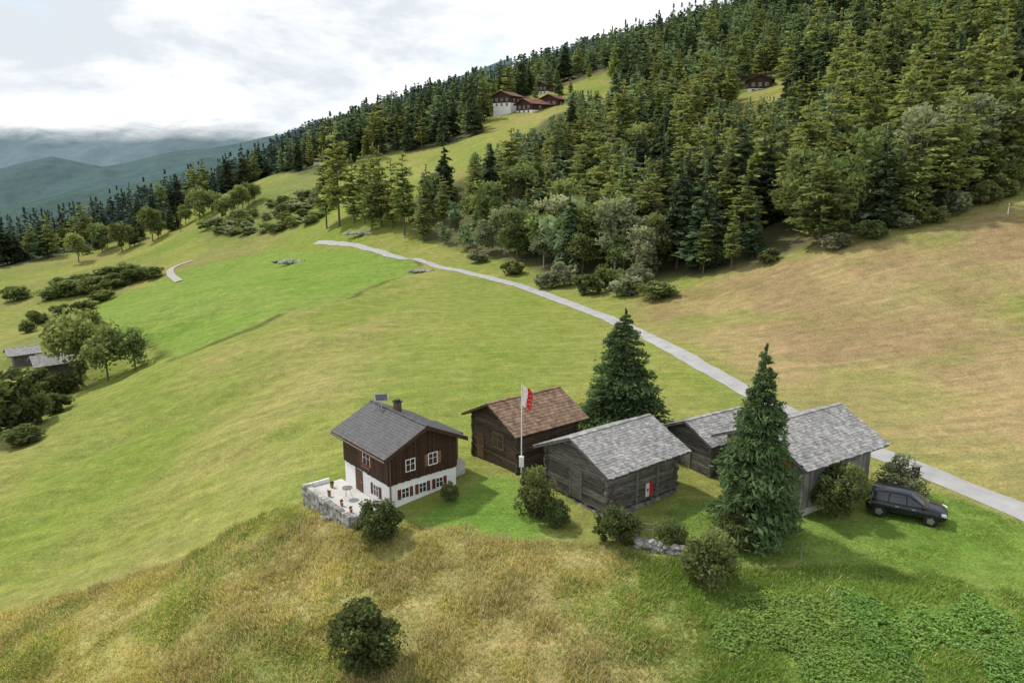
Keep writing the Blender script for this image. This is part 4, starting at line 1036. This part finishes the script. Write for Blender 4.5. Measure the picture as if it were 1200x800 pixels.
tufts('seed_heads',BANK,9000,.25,.55,MT['strawblade'],'pale seed heads standing above the dry grass of the bank',6,blades=3,wid=.022,dens=lambda a,b:smooth(.42,.6,fbm(a/4,b/4,66))*(1-.9*gright(a,b)))
tufts('green_grass',BANK,30000,.08,.30,MT['greenblade'],'green weeds and grass on the bank, denser below the car',2,lean=(.3,1.1),dens=lambda a,b:np.maximum(smooth(.52,.66,fbm(a/5,b/5,61))*.5+.04,gright(a,b)))
tufts('lawn_grass',LAWN2,9000,.04,.10,MT['greenblade'],'short grass of the lawn around the car and barns',4)
# ---------------------------------------------------------------- world, sun, camera
ts=Vector((-.50,.36,.80)).normalized()
elev=math.asin(ts.z); az=math.atan2(ts.x,ts.y)
sun=bpy.data.lights.new('sun','SUN'); sun.energy=3.1; sun.angle=R(3); sun.color=(1,.95,.87)
so=bpy.data.objects.new('sun',sun); COL.objects.link(so); so.rotation_euler=(-ts).to_track_quat('-Z','Y').to_euler()
w=bpy.data.worlds.new('World'); scene.world=w; w.use_nodes=True; nt=w.node_tree; nt.nodes.clear()
out=nt.nodes.new('ShaderNodeOutputWorld'); sky=nt.nodes.new('ShaderNodeTexSky'); sky.sky_type='NISHITA'; sky.sun_disc=False
sky.sun_elevation=elev; sky.sun_rotation=az
b1_=nt.nodes.new('ShaderNodeBackground'); b1_.inputs[1].default_value=.14; L(nt,sky.outputs[0],b1_.inputs[0])
b2_=nt.nodes.new('ShaderNodeBackground'); b2_.inputs[1].default_value=1.22
tc=nt.nodes.new('ShaderNodeTexCoord'); v=tc.outputs['Generated']
vm=mapping(nt,v,(1,1,2.6))
n1=noise(nt,vm,2.6,5,.55,.3); n2=noise(nt,vm,4.2,6,.6,.25); 
cc=mixc(nt,rng(nt,n2,.40,.58),(.64,.685,.73),(1.0,1.0,1.0))
sx=nt.nodes.new('ShaderNodeSeparateXYZ'); L(nt,v,sx.inputs[0])
low=rng(nt,sx.outputs[2],.0,.08,0,1)
cc=mixc(nt,low,mixc(nt,.5,cc,(.86,.90,.93)),cc)
L(nt,cc,b2_.inputs[0])
f=rng(nt,n1,.34,.46,.35,1.0)
hi=rng(nt,sx.outputs[2],.35,.8,1,.65)
f=mathn(nt,'MULTIPLY',f,hi)
mx=nt.nodes.new('ShaderNodeMixShader'); L(nt,f,mx.inputs[0]); L(nt,b1_.outputs[0],mx.inputs[1]); L(nt,b2_.outputs[0],mx.inputs[2]); L(nt,mx.outputs[0],out.inputs[0])
cam=bpy.data.cameras.new('camera'); cam.lens=36*F/1200; cam.sensor_width=36; cam.clip_start=.5; cam.clip_end=20000
co=bpy.data.objects.new('camera',cam); COL.objects.link(co); co.rotation_euler=(math.pi/2-PITCH,0,0); scene.camera=co
scene.view_settings.view_transform='Standard'; scene.view_settings.look='None'; scene.view_settings.exposure=0
print('trees',len(T),'ground',Z.shape)
